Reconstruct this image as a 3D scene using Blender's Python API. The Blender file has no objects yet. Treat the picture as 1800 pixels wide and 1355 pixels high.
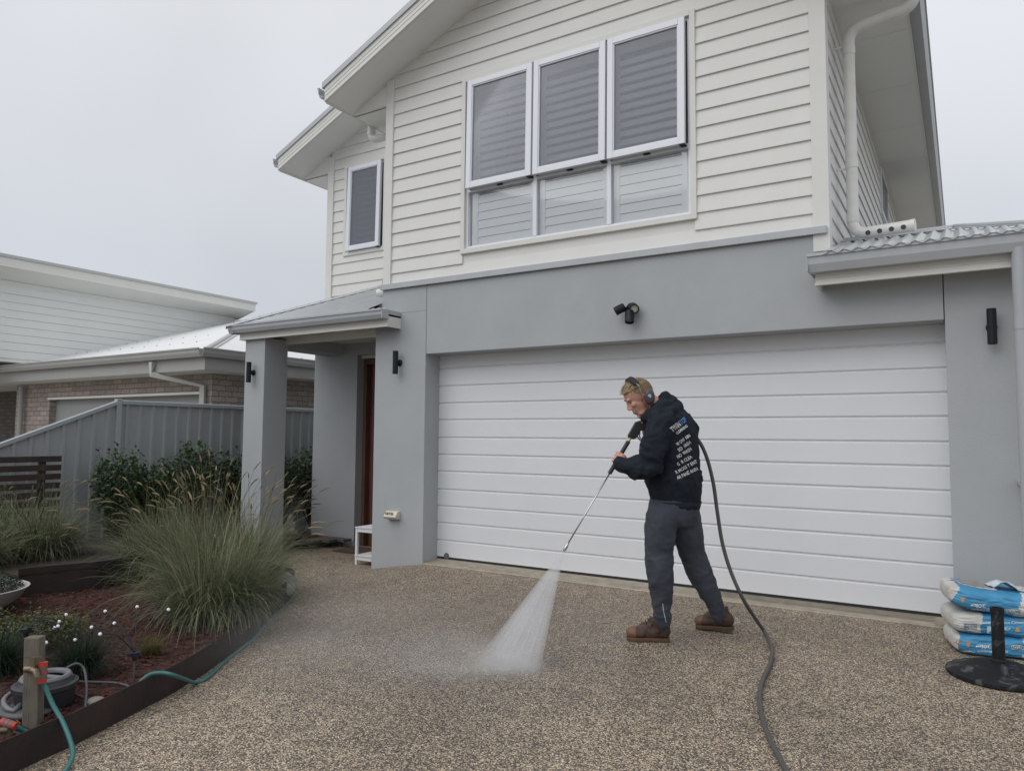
import bpy, bmesh, math, random
from mathutils import Vector, Matrix, noise
from mathutils.bvhtree import BVHTree
random.seed(7)
R = math.radians
scn = bpy.context.scene
COL = scn.collection
# ------------------------------------------------------------------ camera, sky, sun, exposure
CR = Vector((0.8515703, 0.5241957, 0.0068468)); CU = Vector((0.0300274, -0.0618109, 0.9976361)); CF = Vector((-0.5233797, 0.8493517, 0.0683766))
FOC = 1287.718; CZ = 1.322; CAM = Vector((0, 0, CZ))
cd = bpy.data.cameras.new('camera'); cam = bpy.data.objects.new('camera', cd); COL.objects.link(cam)
cd.sensor_fit = 'HORIZONTAL'; cd.sensor_width = 36; cd.lens = FOC / 1800 * 36; cd.clip_start = 0.05; cd.clip_end = 2000
mw = Matrix((CR, CU, -CF)).transposed().to_4x4(); mw.translation = CAM; cam.matrix_world = mw
scn.camera = cam
world = bpy.data.worlds.new('World'); scn.world = world; world.use_nodes = True
nt = world.node_tree; N = nt.nodes; L = nt.links
bg = N['Background']
sky = N.new('ShaderNodeTexSky'); sky.sky_type = 'NISHITA'; sky.sun_disc = False
sky.sun_elevation = R(48); sky.sun_rotation = R(205); sky.air_density = 1.0; sky.dust_density = 5.0
hs = N.new('ShaderNodeHueSaturation'); hs.inputs['Saturation'].default_value = 0.22; L.new(sky.outputs[0], hs.inputs['Color'])
tc = N.new('ShaderNodeTexCoord'); sep = N.new('ShaderNodeSeparateXYZ'); L.new(tc.outputs['Generated'], sep.inputs[0])
cr = N.new('ShaderNodeValToRGB'); L.new(sep.outputs['Z'], cr.inputs[0])
e = cr.color_ramp.elements; e[0].position = 0.0; e[0].color = (6.1, 6.4, 7.1, 1); e[1].position = 0.62; e[1].color = (8.9, 9.05, 9.4, 1)
m_ = cr.color_ramp.elements.new(0.22); m_.color = (6.7, 7.0, 7.6, 1)
ns = N.new('ShaderNodeTexNoise'); ns.inputs['Scale'].default_value = 1.6; ns.inputs['Detail'].default_value = 4; L.new(tc.outputs['Generated'], ns.inputs['Vector'])
mr = N.new('ShaderNodeMapRange'); mr.inputs[1].default_value = 0.3; mr.inputs[2].default_value = 0.7; mr.inputs[3].default_value = 0.90; mr.inputs[4].default_value = 1.09; L.new(ns.outputs[0], mr.inputs[0])
vm = N.new('ShaderNodeVectorMath'); vm.operation = 'SCALE'; L.new(cr.outputs[0], vm.inputs[0]); L.new(mr.outputs[0], vm.inputs['Scale'])
mx = N.new('ShaderNodeMix'); mx.data_type = 'RGBA'; mx.inputs[0].default_value = 0.88; L.new(hs.outputs[0], mx.inputs[6]); L.new(vm.outputs[0], mx.inputs[7])
L.new(mx.outputs[2], bg.inputs['Color']); bg.inputs['Strength'].default_value = 0.10
sd = bpy.data.lights.new('sun', 'SUN'); sd.energy = 1.15; sd.angle = R(60); sd.color = (1, 0.985, 0.965)
sun = bpy.data.objects.new('sun', sd); COL.objects.link(sun); sun.rotation_euler = (R(42), 0, R(-25))
vs = scn.view_settings; vs.view_transform = 'Standard'; vs.look = 'None'; vs.gamma = 1; vs.exposure = 0.0; vs.use_curve_mapping = False
scn.cycles.volume_step_rate = 1.0; scn.cycles.volume_bounces = 6; scn.cycles.max_bounces = 8; scn.cycles.transparent_max_bounces = 24
# ------------------------------------------------------------------ measuring helpers
def ray(x, y): return CR * ((x - 900) / FOC) + CU * (-(y - 677.5) / FOC) + CF
def Q(x, y, t): return CAM + ray(x, y) * t                       # point at depth t
def Yp(x, y, Y): r = ray(x, y); return CAM + r * (Y / r.y)
def Xp(x, y, X): r = ray(x, y); return CAM + r * (X / r.x)
def Zp(x, y, Z): r = ray(x, y); return CAM + r * ((Z - CZ) / r.z)
def gz(x, y):
    c = min(max((-4.9 - x) / 0.8, 0), 1)
    a = 0.135 * c; b = 0.055 * min(max(0, -3.2 - x), 2.6); k = min(max((6.0 - y) / 1.0, 0), 1); k = k * k * (3 - 2 * k)
    return -0.03 - 0.02 * (6.17 - min(y, 6.17)) - (a * (1 - k) + b * k)
def G(x, y, up=0.0):
    z = -0.1
    for _ in range(12):
        p = Zp(x, y, z); z = gz(p.x, p.y) + up
    return p
def px(p):
    d = Vector(p) - CAM; return (900 + FOC * d.dot(CR) / d.dot(CF), 677.5 - FOC * d.dot(CU) / d.dot(CF))
# ------------------------------------------------------------------ materials
MATS = {}
def mat(name, col=(.5, .5, .5), rough=.6, metal=0., var=0., vscale=3., bump=0., bscale=80., bstretch=None, spec=.5, detail=3, col2=None, alpha=1., coat=0., sheen=0.):
    if name in MATS: return MATS[name]
    m = bpy.data.materials.new(name); m.use_nodes = True; MATS[name] = m
    n = m.node_tree.nodes; l = m.node_tree.links; b = n['Principled BSDF']
    b.inputs['Base Color'].default_value = (*col, 1); b.inputs['Roughness'].default_value = rough; b.inputs['Metallic'].default_value = metal
    b.inputs['Specular IOR Level'].default_value = spec; b.inputs['Coat Weight'].default_value = coat; b.inputs['Sheen Weight'].default_value = sheen
    if alpha < 1: b.inputs['Alpha'].default_value = alpha
    t = n.new('ShaderNodeTexCoord')
    if var > 0:
        x = n.new('ShaderNodeTexNoise'); x.inputs['Scale'].default_value = vscale; x.inputs['Detail'].default_value = 5; x.inputs['Roughness'].default_value = .6
        l.new(t.outputs['Object'], x.inputs['Vector'])
        r = n.new('ShaderNodeValToRGB'); l.new(x.outputs[0], r.inputs[0])
        r.color_ramp.elements[0].position = .3; r.color_ramp.elements[1].position = .7
        c2 = col2 or tuple(c * (1 - var) for c in col); c1 = tuple(min(c * (1 + (0 if col2 else var)), 1) for c in col)
        r.color_ramp.elements[0].color = (*c2, 1); r.color_ramp.elements[1].color = (*c1, 1)
        l.new(r.outputs[0], b.inputs['Base Color'])
    if bump > 0:
        x = n.new('ShaderNodeTexNoise'); x.inputs['Scale'].default_value = bscale; x.inputs['Detail'].default_value = detail
        if bstretch:
            mp = n.new('ShaderNodeMapping'); mp.inputs['Scale'].default_value = bstretch; l.new(t.outputs['Object'], mp.inputs[0]); l.new(mp.outputs[0], x.inputs['Vector'])
        else: l.new(t.outputs['Object'], x.inputs['Vector'])
        bp = n.new('ShaderNodeBump'); bp.inputs['Strength'].default_value = bump; bp.inputs['Distance'].default_value = .01
        l.new(x.outputs[0], bp.inputs['Height']); l.new(bp.outputs[0], b.inputs['Normal'])
    return m
def island_mat(name, cols, rough=.6, trans=0.25, spec=.3):
    m = bpy.data.materials.new(name); m.use_nodes = True; MATS[name] = m
    n = m.node_tree.nodes; l = m.node_tree.links; b = n['Principled BSDF']
    g = n.new('ShaderNodeNewGeometry'); r = n.new('ShaderNodeValToRGB'); l.new(g.outputs['Random Per Island'], r.inputs[0])
    el = r.color_ramp.elements
    while len(el) < len(cols): el.new(.5)
    for i, c in enumerate(cols): el[i].position = i / (len(cols) - 1); el[i].color = (*c, 1)
    l.new(r.outputs[0], b.inputs['Base Color']); b.inputs['Roughness'].default_value = rough; b.inputs['Specular IOR Level'].default_value = spec
    if trans > 0:
        tr = n.new('ShaderNodeBsdfTranslucent'); l.new(r.outputs[0], tr.inputs[0]); ms = n.new('ShaderNodeMixShader'); ms.inputs[0].default_value = trans
        l.new(b.outputs[0], ms.inputs[1]); l.new(tr.outputs[0], ms.inputs[2]); l.new(ms.outputs[0], n['Material Output'].inputs['Surface'])
    return m
GREY = mat('grey_render', (.395, .415, .43), .85, var=.05, vscale=1.6, bump=.35, bscale=140, detail=4)
BOARD = mat('painted_weatherboard', (.69, .69, .665), .6, var=.03, vscale=2.2, bump=.06, bscale=40, bstretch=(1, 14, 14))
TRIM = mat('off_white_trim', (.68, .68, .645), .55, var=.03, vscale=4)
SOFFIT = mat('soffit_paint', (.78, .785, .77), .7, var=.02, vscale=1.2)
SHALE = mat('grey_steel_gutter', (.42, .44, .465), .38, metal=.0, var=.05, vscale=5, coat=.15)
CORR = mat('corrugated_steel', (.50, .52, .53), .38, metal=.35, var=.06, vscale=4)
WROOF = mat('white_steel_roof', (.78, .79, .80), .5, var=.04, vscale=3)
DOORM = mat('white_door_steel', (.71, .725, .75), .42, var=.02, vscale=1.5, bump=.22, bscale=60, bstretch=(.6, 8, 12), detail=5)
ALU = mat('white_aluminium', (.74, .76, .82), .35, coat=.2)
PVC = mat('white_pvc', (.70, .70, .67), .4, var=.05, vscale=9)
BLACK = mat('black_metal', (.010, .012, .017), .5, spec=.3)
DARKGAP = mat('dark_gap', (.03, .03, .032), .9)
TIMBER = mat('red_brown_timber', (.13, .045, .028), .5, var=.35, vscale=2.5, bump=.15, bscale=30, bstretch=(9, 9, .6))
TIMB2 = mat('light_timber', (.15, .075, .05), .55, var=.2, vscale=3)
SHUT = mat('shutter_paint', (.93, .94, .95), .45)
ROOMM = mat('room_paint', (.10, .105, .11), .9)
CONC = mat('sandy_concrete', (.56, .50, .40), .9, var=.16, vscale=9, bump=.3, bscale=160)
FENCE = mat('fence_steel', (.33, .345, .35), .5, var=.05, vscale=3)
NBOARD = mat('neighbour_cladding', (.80, .82, .80), .7, var=.02, vscale=1)
NTRIM = mat('neighbour_trim', (.78, .78, .74), .6, var=.02)
NGREY = mat('neighbour_gutter', (.36, .36, .345), .5, var=.04)
NDOOR = mat('neighbour_door', (.34, .35, .35), .6, var=.02)
def glass_mat(name, tint, refl=1.0, screen=0.0):
    m = bpy.data.materials.new(name); m.use_nodes = True; MATS[name] = m
    n = m.node_tree.nodes; l = m.node_tree.links; n.remove(n['Principled BSDF'])
    tr = n.new('ShaderNodeBsdfTransparent'); tr.inputs[0].default_value = (*tint, 1); gl = n.new('ShaderNodeBsdfGlossy'); gl.inputs['Roughness'].default_value = .03
    fr = n.new('ShaderNodeFresnel'); fr.inputs[0].default_value = 1.5; ml = n.new('ShaderNodeMath'); ml.operation = 'MULTIPLY'; ml.inputs[1].default_value = refl; ml.use_clamp = True
    l.new(fr.outputs[0], ml.inputs[0]); ms = n.new('ShaderNodeMixShader'); l.new(ml.outputs[0], ms.inputs[0]); l.new(tr.outputs[0], ms.inputs[1]); l.new(gl.outputs[0], ms.inputs[2])
    out = ms
    if screen > 0:
        df = n.new('ShaderNodeBsdfDiffuse'); df.inputs[0].default_value = (.30, .325, .37, 1); m2 = n.new('ShaderNodeMixShader'); m2.inputs[0].default_value = screen
        l.new(ms.outputs[0], m2.inputs[1]); l.new(df.outputs[0], m2.inputs[2]); out = m2
    l.new(out.outputs[0], n['Material Output'].inputs['Surface'])
    return m
GLASS = glass_mat('window_glass', (.985, .995, 1.0), .9)
SCREEN = glass_mat('screened_glass', (.92, .93, .96), .9, .30)
def aggregate():
    m = bpy.data.materials.new('exposed_aggregate'); m.use_nodes = True
    n = m.node_tree.nodes; l = m.node_tree.links; b = n['Principled BSDF']; t = n.new('ShaderNodeTexCoord')
    v = n.new('ShaderNodeTexVoronoi'); v.inputs['Scale'].default_value = 138; l.new(t.outputs['Object'], v.inputs['Vector'])
    sp = n.new('ShaderNodeSeparateColor'); l.new(v.outputs['Color'], sp.inputs[0])
    r = n.new('ShaderNodeValToRGB'); l.new(sp.outputs[0], r.inputs[0]); r.color_ramp.interpolation = 'CONSTANT'
    st = [(0, (.036, .030, .026)), (.15, (.095, .073, .054)), (.33, (.18, .14, .10)), (.48, (.29, .23, .165)), (.66, (.39, .315, .225)), (.85, (.49, .405, .295)), (.97, (.57, .51, .42))]
    el = r.color_ramp.elements
    while len(el) < len(st): el.new(.5)
    for i, (p, c) in enumerate(st): el[i].position = p; el[i].color = (*c, 1)
    # matrix between stones
    mr = n.new('ShaderNodeMapRange'); mr.inputs[1].default_value = .45; mr.inputs[2].default_value = .75; l.new(v.outputs['Distance'], mr.inputs[0])
    mx = n.new('ShaderNodeMix'); mx.data_type = 'RGBA'; l.new(mr.outputs[0], mx.inputs[0]); l.new(r.outputs[0], mx.inputs[6]); mx.inputs[7].default_value = (.075, .065, .055, 1)
    # broad stains and dirt
    x = n.new('ShaderNodeTexNoise'); x.inputs['Scale'].default_value = .8; x.inputs['Detail'].default_value = 6; l.new(t.outputs['Object'], x.inputs['Vector'])
    r2 = n.new('ShaderNodeMapRange'); r2.inputs[1].default_value = .3; r2.inputs[2].default_value = .7; r2.inputs[3].default_value = 1.02; r2.inputs[4].default_value = 1.42; l.new(x.outputs[0], r2.inputs[0])
    x3 = n.new('ShaderNodeTexNoise'); x3.inputs['Scale'].default_value = 9; x3.inputs['Detail'].default_value = 5; l.new(t.outputs['Object'], x3.inputs['Vector'])
    r3 = n.new('ShaderNodeMapRange'); r3.inputs[1].default_value = .3; r3.inputs[2].default_value = .7; r3.inputs[3].default_value = .86; r3.inputs[4].default_value = 1.14; l.new(x3.outputs[0], r3.inputs[0])
    mm = n.new('ShaderNodeMath'); mm.operation = 'MULTIPLY'; l.new(r2.outputs[0], mm.inputs[0]); l.new(r3.outputs[0], mm.inputs[1])
    # washed (wet) patch round the jet: a stain that lies on the ground
    gd = n.new('ShaderNodeVectorMath'); gd.operation = 'DISTANCE'; l.new(t.outputs['Object'], gd.inputs[0]); gd.inputs[1].default_value = (-2.75, 4.2, 0)
    ng = n.new('ShaderNodeTexNoise'); ng.inputs['Scale'].default_value = 2.5; ng.inputs['Detail'].default_value = 5; l.new(t.outputs['Object'], ng.inputs['Vector'])
    ad = n.new('ShaderNodeMath'); ad.operation = 'MULTIPLY_ADD'; l.new(ng.outputs[0], ad.inputs[0]); ad.inputs[1].default_value = 1.6; l.new(gd.outputs['Value'], ad.inputs[2])
    wr = n.new('ShaderNodeMapRange'); wr.inputs[1].default_value = 1.7; wr.inputs[2].default_value = 2.5; wr.inputs[3].default_value = 1; wr.inputs[4].default_value = 0; l.new(ad.outputs[0], wr.inputs[0])
    wm = n.new('ShaderNodeMath'); wm.operation = 'MULTIPLY_ADD'; l.new(wr.outputs[0], wm.inputs[0]); wm.inputs[1].default_value = -.18; wm.inputs[2].default_value = 1
    m4 = n.new('ShaderNodeMath'); m4.operation = 'MULTIPLY'; l.new(mm.outputs[0], m4.inputs[0]); l.new(wm.outputs[0], m4.inputs[1])
    sc = n.new('ShaderNodeVectorMath'); sc.operation = 'SCALE'; l.new(mx.outputs[2], sc.inputs[0]); l.new(m4.outputs[0], sc.inputs['Scale'])
    l.new(sc.outputs[0], b.inputs['Base Color'])
    rr = n.new('ShaderNodeMath'); rr.operation = 'MULTIPLY_ADD'; l.new(wr.outputs[0], rr.inputs[0]); rr.inputs[1].default_value = -.3; rr.inputs[2].default_value = .75; l.new(rr.outputs[0], b.inputs['Roughness'])
    bp = n.new('ShaderNodeBump'); bp.inputs['Strength'].default_value = .7; bp.inputs['Distance'].default_value = .004; bp.invert = True
    l.new(v.outputs['Distance'], bp.inputs['Height']); l.new(bp.outputs[0], b.inputs['Normal'])
    return m
AGG = aggregate()
def brick_mat(name, c1, c2, mortar):
    m = bpy.data.materials.new(name); m.use_nodes = True
    n = m.node_tree.nodes; l = m.node_tree.links; b = n['Principled BSDF']; g = n.new('ShaderNodeNewGeometry')
    sp = n.new('ShaderNodeSeparateXYZ'); l.new(g.outputs['Position'], sp.inputs[0])
    ad = n.new('ShaderNodeMath'); l.new(sp.outputs[0], ad.inputs[0]); l.new(sp.outputs[1], ad.inputs[1])
    cb = n.new('ShaderNodeCombineXYZ'); l.new(ad.outputs[0], cb.inputs[0]); l.new(sp.outputs[2], cb.inputs[1])
    k = n.new('ShaderNodeTexBrick'); l.new(cb.outputs[0], k.inputs['Vector']); k.inputs['Scale'].default_value = 1
    k.inputs['Brick Width'].default_value = .24; k.inputs['Row Height'].default_value = .086; k.inputs['Mortar Size'].default_value = .006; k.inputs['Mortar Smooth'].default_value = .2
    k.inputs['Color1'].default_value = (*c1, 1); k.inputs['Color2'].default_value = (*c2, 1); k.inputs['Mortar'].default_value = (*mortar, 1); k.inputs['Bias'].default_value = .1
    x = n.new('ShaderNodeTexNoise'); x.inputs['Scale'].default_value = 30; x.inputs['Detail'].default_value = 5; l.new(g.outputs['Position'], x.inputs['Vector'])
    r3 = n.new('ShaderNodeMapRange'); r3.inputs[1].default_value = .3; r3.inputs[2].default_value = .7; r3.inputs[3].default_value = .8; r3.inputs[4].default_value = 1.2; l.new(x.outputs[0], r3.inputs[0])
    sc = n.new('ShaderNodeVectorMath'); sc.operation = 'SCALE'; l.new(k.outputs[0], sc.inputs[0]); l.new(r3.outputs[0], sc.inputs['Scale'])
    l.new(sc.outputs[0], b.inputs['Base Color']); b.inputs['Roughness'].default_value = .9
    bp = n.new('ShaderNodeBump'); bp.inputs['Strength'].default_value = .6; bp.inputs['Distance'].default_value = .006; bp.invert = True; l.new(k.outputs['Fac'], bp.inputs['Height']); l.new(bp.outputs[0], b.inputs['Normal'])
    return m
BRICK = brick_mat('pale_brick', (.46, .385, .335), (.34, .29, .26), (.17, .16, .15))
BRICKD = brick_mat('dark_brick', (.17, .15, .14), (.12, .11, .10), (.07, .065, .06))
# ------------------------------------------------------------------ mesh helpers
class MB:
    def __init__(s): s.v = []; s.f = []; s.m = []; s.cur = 0
    def add(s, vs, fs):
        o = len(s.v); s.v += [tuple(v) for v in vs]; s.f += [tuple(i + o for i in f) for f in fs]; s.m += [s.cur] * len(fs); return s
    def box(s, x0, x1, y0, y1, z0, z1, M=None):
        vs = [Vector((x, y, z)) for x in (x0, x1) for y in (y0, y1) for z in (z0, z1)]
        if M is not None: vs = [M @ v for v in vs]
        return s.add(vs, [(0, 1, 3, 2), (4, 6, 7, 5), (0, 4, 5, 1), (2, 3, 7, 6), (0, 2, 6, 4), (1, 5, 7, 3)])
    def prism(s, poly, d):
        d = Vector(d); a = [Vector(p) for p in poly]; n = len(a)
        return s.add(a + [p + d for p in a], [tuple(range(n))[::-1], tuple(range(n, 2 * n))] + [(i, (i + 1) % n, n + (i + 1) % n, n + i) for i in range(n)])
    def loft(s, rings, cap=True, closed=True):
        n = len(rings[0]); o = []; fs = []
        for r in rings: o += list(r)
        for k in range(len(rings) - 1):
            for i in range(n if closed else n - 1):
                j = (i + 1) % n; fs.append((k * n + i, k * n + j, (k + 1) * n + j, (k + 1) * n + i))
        if cap and closed: fs += [tuple(range(n))[::-1], tuple(range((len(rings) - 1) * n, len(rings) * n))]
        return s.add(o, fs)
    def tube(s, pts, r, seg=10, cap=True, round_=False):
        pts = [Vector(p) for p in pts]; n = len(pts)
        rr = list(r) if hasattr(r, '__len__') else [r] * n
        T = [(pts[min(i + 1, n - 1)] - pts[max(i - 1, 0)]).normalized() for i in range(n)]
        u = T[0].orthogonal().normalized(); rings = []
        def ring(p, u, w, r): return [p + (u * math.cos(2 * math.pi * k / seg) + w * math.sin(2 * math.pi * k / seg)) * r for k in range(seg)]
        for i in range(n):
            u = (u - T[i] * u.dot(T[i]));
            u = u.normalized() if u.length > 1e-6 else T[i].orthogonal().normalized()
            w = T[i].cross(u)
            if round_ and i == 0:
                for a in (80, 55, 28): rings.append(ring(pts[0] - T[0] * rr[0] * math.sin(R(a)), u, w, rr[0] * math.cos(R(a))))
            rings.append(ring(pts[i], u, w, rr[i]))
            if round_ and i == n - 1:
                for a in (28, 55, 80): rings.append(ring(pts[i] + T[i] * rr[i] * math.sin(R(a)), u, w, rr[i] * math.cos(R(a))))
        return s.loft(rings, cap)
    def lathe(s, prof, c, seg=28, axis=(0, 0, 1)):
        A = Vector(axis).normalized(); u = A.orthogonal().normalized(); w = A.cross(u); c = Vector(c)
        return s.loft([[c + A * h + (u * math.cos(2 * math.pi * k / seg) + w * math.sin(2 * math.pi * k / seg)) * max(r, 1e-4) for k in range(seg)] for r, h in prof])
    def ball(s, c, rad, seg=16, M=None):
        rad = rad if hasattr(rad, '__len__') else (rad,) * 3; c = Vector(c); k = seg // 2; rings = []
        for i in range(k + 1):
            a = math.pi * i / k; ring = []
            for j in range(seg):
                b = 2 * math.pi * j / seg; p = Vector((max(math.sin(a), .01) * math.cos(b) * rad[0], max(math.sin(a), .01) * math.sin(b) * rad[1], -math.cos(a) * rad[2]))
                ring.append(c + (M @ p if M is not None else p))
            rings.append(ring)
        return s.loft(rings)
    def grid(s, nx, ny, fn):
        vs = [fn(i / nx, j / ny) for j in range(ny + 1) for i in range(nx + 1)]
        return s.add(vs, [(j * (nx + 1) + i, j * (nx + 1) + i + 1, (j + 1) * (nx + 1) + i + 1, (j + 1) * (nx + 1) + i) for j in range(ny) for i in range(nx)])
    def build(s, name, mats, parent=None, smooth=False, bevel=0, org=None, **kw): return obj(name, s, mats, parent, smooth, bevel, org, **kw)
ORG = {}
def obj(name, mb, mats, parent=None, smooth=False, bevel=0, org=None, label=None, cat=None, group=None, kind=None, fix=True):
    me = bpy.data.meshes.new(name)
    O = Vector(org) if org is not None else (ORG[parent.name] if parent else Vector((0, 0, 0)))
    me.from_pydata([tuple(Vector(v) - O) for v in mb.v], [], mb.f)
    mats = mats if isinstance(mats, (list, tuple)) else [mats]
    for m in mats: me.materials.append(m)
    if len(mats) > 1: me.polygons.foreach_set('material_index', mb.m)
    if fix:
        bm = bmesh.new(); bm.from_mesh(me); bmesh.ops.recalc_face_normals(bm, faces=bm.faces); bm.to_mesh(me); bm.free()
    if smooth:
        me.polygons.foreach_set('use_smooth', [True] * len(me.polygons))
        if smooth != 'all': me.set_sharp_from_angle(angle=R(smooth if smooth is not True else 40))
    o = bpy.data.objects.new(name, me); COL.objects.link(o)
    if parent: o.parent = parent
    else: o.location = O
    ORG[o.name] = O
    if bevel: b = o.modifiers.new('bevel', 'BEVEL'); b.width = bevel; b.segments = 2; b.limit_method = 'ANGLE'; b.angle_limit = R(50)
    tag(o, label, cat, group, kind)
    return o
def tag(o, label=None, cat=None, group=None, kind=None):
    if label: o['label'] = label
    if cat: o['category'] = cat
    if group: o['group'] = group
    if kind: o['kind'] = kind
    return o
def thing(name, label, cat, loc=(0, 0, 0), group=None):
    o = bpy.data.objects.new(name, None); COL.objects.link(o); o.location = loc; o.empty_display_size = .1; ORG[o.name] = Vector(loc)
    return tag(o, label, cat, group)
def children(o): return [c for c in bpy.data.objects if c.parent == o]
def copy_tree(o, loc=None, parent=None, label=None):
    c = o.copy(); COL.objects.link(c)
    if parent is not None: c.parent = parent
    if loc is not None: c.location = loc
    if label: c['label'] = label
    for ch in children(o): copy_tree(ch, parent=c)

    return c
# ================================================================== GROUND
MB().box(-300, 300, -300, 300, -.9, -.45).build('ground', mat('pale_ground', (.24, .225, .195), .95, var=.2, vscale=2), kind='structure')
g = MB(); g.grid(90, 90, lambda u, v: (lambda x, y: (x, y, gz(x, y)))(-8.6 + 11.6 * u, -4 + 11.45 * v))
# split the sheet where the apron lies: keep it simple by letting the apron stand 4 mm proud
g.build('driveway', AGG, kind='structure', smooth='all')
a = MB(); a.grid(40, 6, lambda u, v: (-4.893 + 4.797 * u, 6.185 + .235 * v, -.022 + .02 * v))
a.prism([(-4.893, 6.185, -.022), (-4.893, 6.185, -.2), (-4.893, 6.42, -.2), (-4.893, 6.42, -.002)], (4.797, 0, 0))
a.build('garage_apron', CONC, kind='structure')
# ================================================================== HOUSE
H = thing('house', 'two storey house with white weatherboards above grey rendered garage walls', 'house', (-3.2, 6.17, 0))
W = 6.2; FY = 6.17
r_ = MB()
r_.box(-5.61, -4.894, FY, 6.62, -.5, 2.66).box(-5.515, -4.894, FY, 6.62, 2.66, 2.935)                 # left pier
r_.box(-5.61, -5.45, 6.62, 7.9, -.5, 2.60)                  # entry side wall
r_.prism([(-4.888, FY, 2.19), (-.100, FY, 2.19), (-.100, FY, 2.60), (-.88, FY, 2.60), (-.88, FY, 2.935), (-4.888, FY, 2.935)], (0, .43, 0))                # lintel
r_.box(-4.95, -.9, 6.30, 6.59, 2.215, 2.93).box(-.9, -.04, 6.30, 6.59, 2.215, 2.59)                 # backing of the joints
r_.box(-.094, 1.6, FY, 6.62, -.5, 2.60)
r_.box(-.88, -.10, 6.19, 6.6, 2.55, 2.74)
r_.box(-5.515, -5.0, 6.62, 7.45, 2.55, 2.935)
r_.prism([(-5.585, FY + .003, 2.5), (-5.585, 7.40, 2.5), (-5.585, 7.40, 3.35), (-5.585, FY + .003, 2.83)], (.068, 0, 0))
r_.box(1.45, 1.6, 6.62, 14, -.5, 2.6)
r_.box(-5.5, -.9, 16.5, 16.7, -.5, 5.1)
r_.build('rendered_wall', GREY, H, bevel=.004)
MB().box(-7.80, -6.985, 7.33, 7.60, -.5, 2.75).box(-6.985, -5.61, 7.33, 7.60, 2.40, 2.75).box(-7.8, -7.62, 7.6, 14, -.5, 2.75).build('entry_wall', GREY, H, bevel=.004)
MB().box(-7.612, -7.252, 6.0, 6.36, -.5, 2.50).build('column', GREY, H, bevel=.006)
MB().box(-7.60, -7.26, 6.36, 7.33, 2.415, 2.56).build('porch_beam', GREY, H, bevel=.004)
MB().box(-7.9, -5.62, 6.42, 7.33, 2.565, 2.60).build('porch_ceiling', SOFFIT, H)
# flashing on top of the rendered box
MB().box(-5.53, -.875, 6.135, 6.21, 2.937, 2.998).box(-5.535, -5.50, 6.21, 7.4, 2.937, 2.998).build('wall_flashing', SHALE, H, bevel=.003)
# garage door
zs = [0.022, .192, .377, .557, .736, .93, 1.111, 1.295, 1.486, 1.668, 1.854, 2.049, 2.28]
prof = [(6.46, .022), (6.42, .022)]
for z in zs[1:-1]: prof += [(6.42, z - .011), (6.434, z - .002), (6.434, z + .001), (6.42, z + .015)]
prof += [(6.42, 2.26), (6.46, 2.26)]
gd = MB(); gd.loft([[(x, y, z) for y, z in prof] for x in (-4.9, -.09)]); GD = gd.build('garage_door', DOORM, H)
MB().box(-4.9, -.09, 6.425, 6.455, -.01, .022).build('bottom_seal', DARKGAP, GD)
MB().lathe([(.001, 0), (.034, 0), (.034, .004), (.001, .005)], Xp(785, 977, -4.8) * 0 + Vector((Yp(785, 977, 6.419).x, 6.419, Yp(785, 977, 6.419).z)), 24, (0, -1, 0)).build('badge', mat('grey_badge', (.13, .14, .14), .4), GD)
# front door in the porch
DR = MB().box(-6.955, -5.62, 7.545, 7.585, -.2, 2.30).build('front_door', TIMBER, H)
MB().box(-6.983, -6.93, 7.455, 7.545, -.2, 2.398).box(-6.93, -5.62, 7.455, 7.545, 2.28, 2.398).box(-6.86, -6.83, 7.50, 7.545, -.2, 2.28).build('door_frame', TIMB2, DR, bevel=.003)
b = MB()
for i in range(8): b.box(-6.78 + i * .15, -6.67 + i * .15, 7.53, 7.545, -.18, 2.27)
b.build('door_batten', TIMBER, DR)
# ---- weatherboards
PITCH = .1524; Z0 = 5.103
def hboards(mb, x0, x1, Y, z, cut=None):
    """one course between z and z+PITCH facing -Y"""
    p = [(0, z - .002), (-.022, z - .002), (-.022, z + .006), (-.006, z + PITCH), (0, z + PITCH)]
    mb.loft([[(x, Y + y, zz) for y, zz in p] for x in (x0, x1)])
cl = MB()
WX0, WX1, WZ0, WZ1 = -4.455, -1.925, 3.22, 5.12
for k in range(-16, 14):
    z = Z0 + k * PITCH
    if z < 2.8: continue
    xa, xb = -5.45, -.93
    if z + .0 > 5.09 + .45 * (xa + 6.07): xa = (z - 5.09) / .45 - 6.07; xb = -6.38 - xa
    if xa >= xb: continue
    if z + PITCH > WZ0 + .02 and z < WZ1 - .03: hboards(cl, xa, WX0 + .02, W, z); hboards(cl, WX1 - .02, xb, W, z)
    else: hboards(cl, xa, xb, W, z)
for k in range(-18, 14):                                    # recessed gable
    z = Z0 + k * PITCH; Y = 7.43
    xa, xb = -7.64, -5.42 if z < 5.2 else -.9
    if z > 3.75 and z < 5.10: hboards(cl, xa, -7.36, Y, z); xa = -6.592
    if z > 5.10 and z > 5.09 + .45 * (xa + 8.25): xa = (z - 5.09) / .45 - 8.25
    if z > 5.09 + .45 * (-.305 - xb): xb = -.305 - (z - 5.09) / .45
    if xa < xb: hboards(cl, xa, xb, Y, z)
for k in range(-16, 1):                                     # right hand side wall, faces +X
    z = Z0 + k * PITCH
    if z < 2.5: continue
    p = [(0, z - .002), (.021, z - .002), (.021, z + .008), (.007, z + PITCH), (0, z + PITCH)]
    cl.loft([[(-.885 + x, y, zz) for x, zz in p] for y in (6.24, 16.6)])
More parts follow.
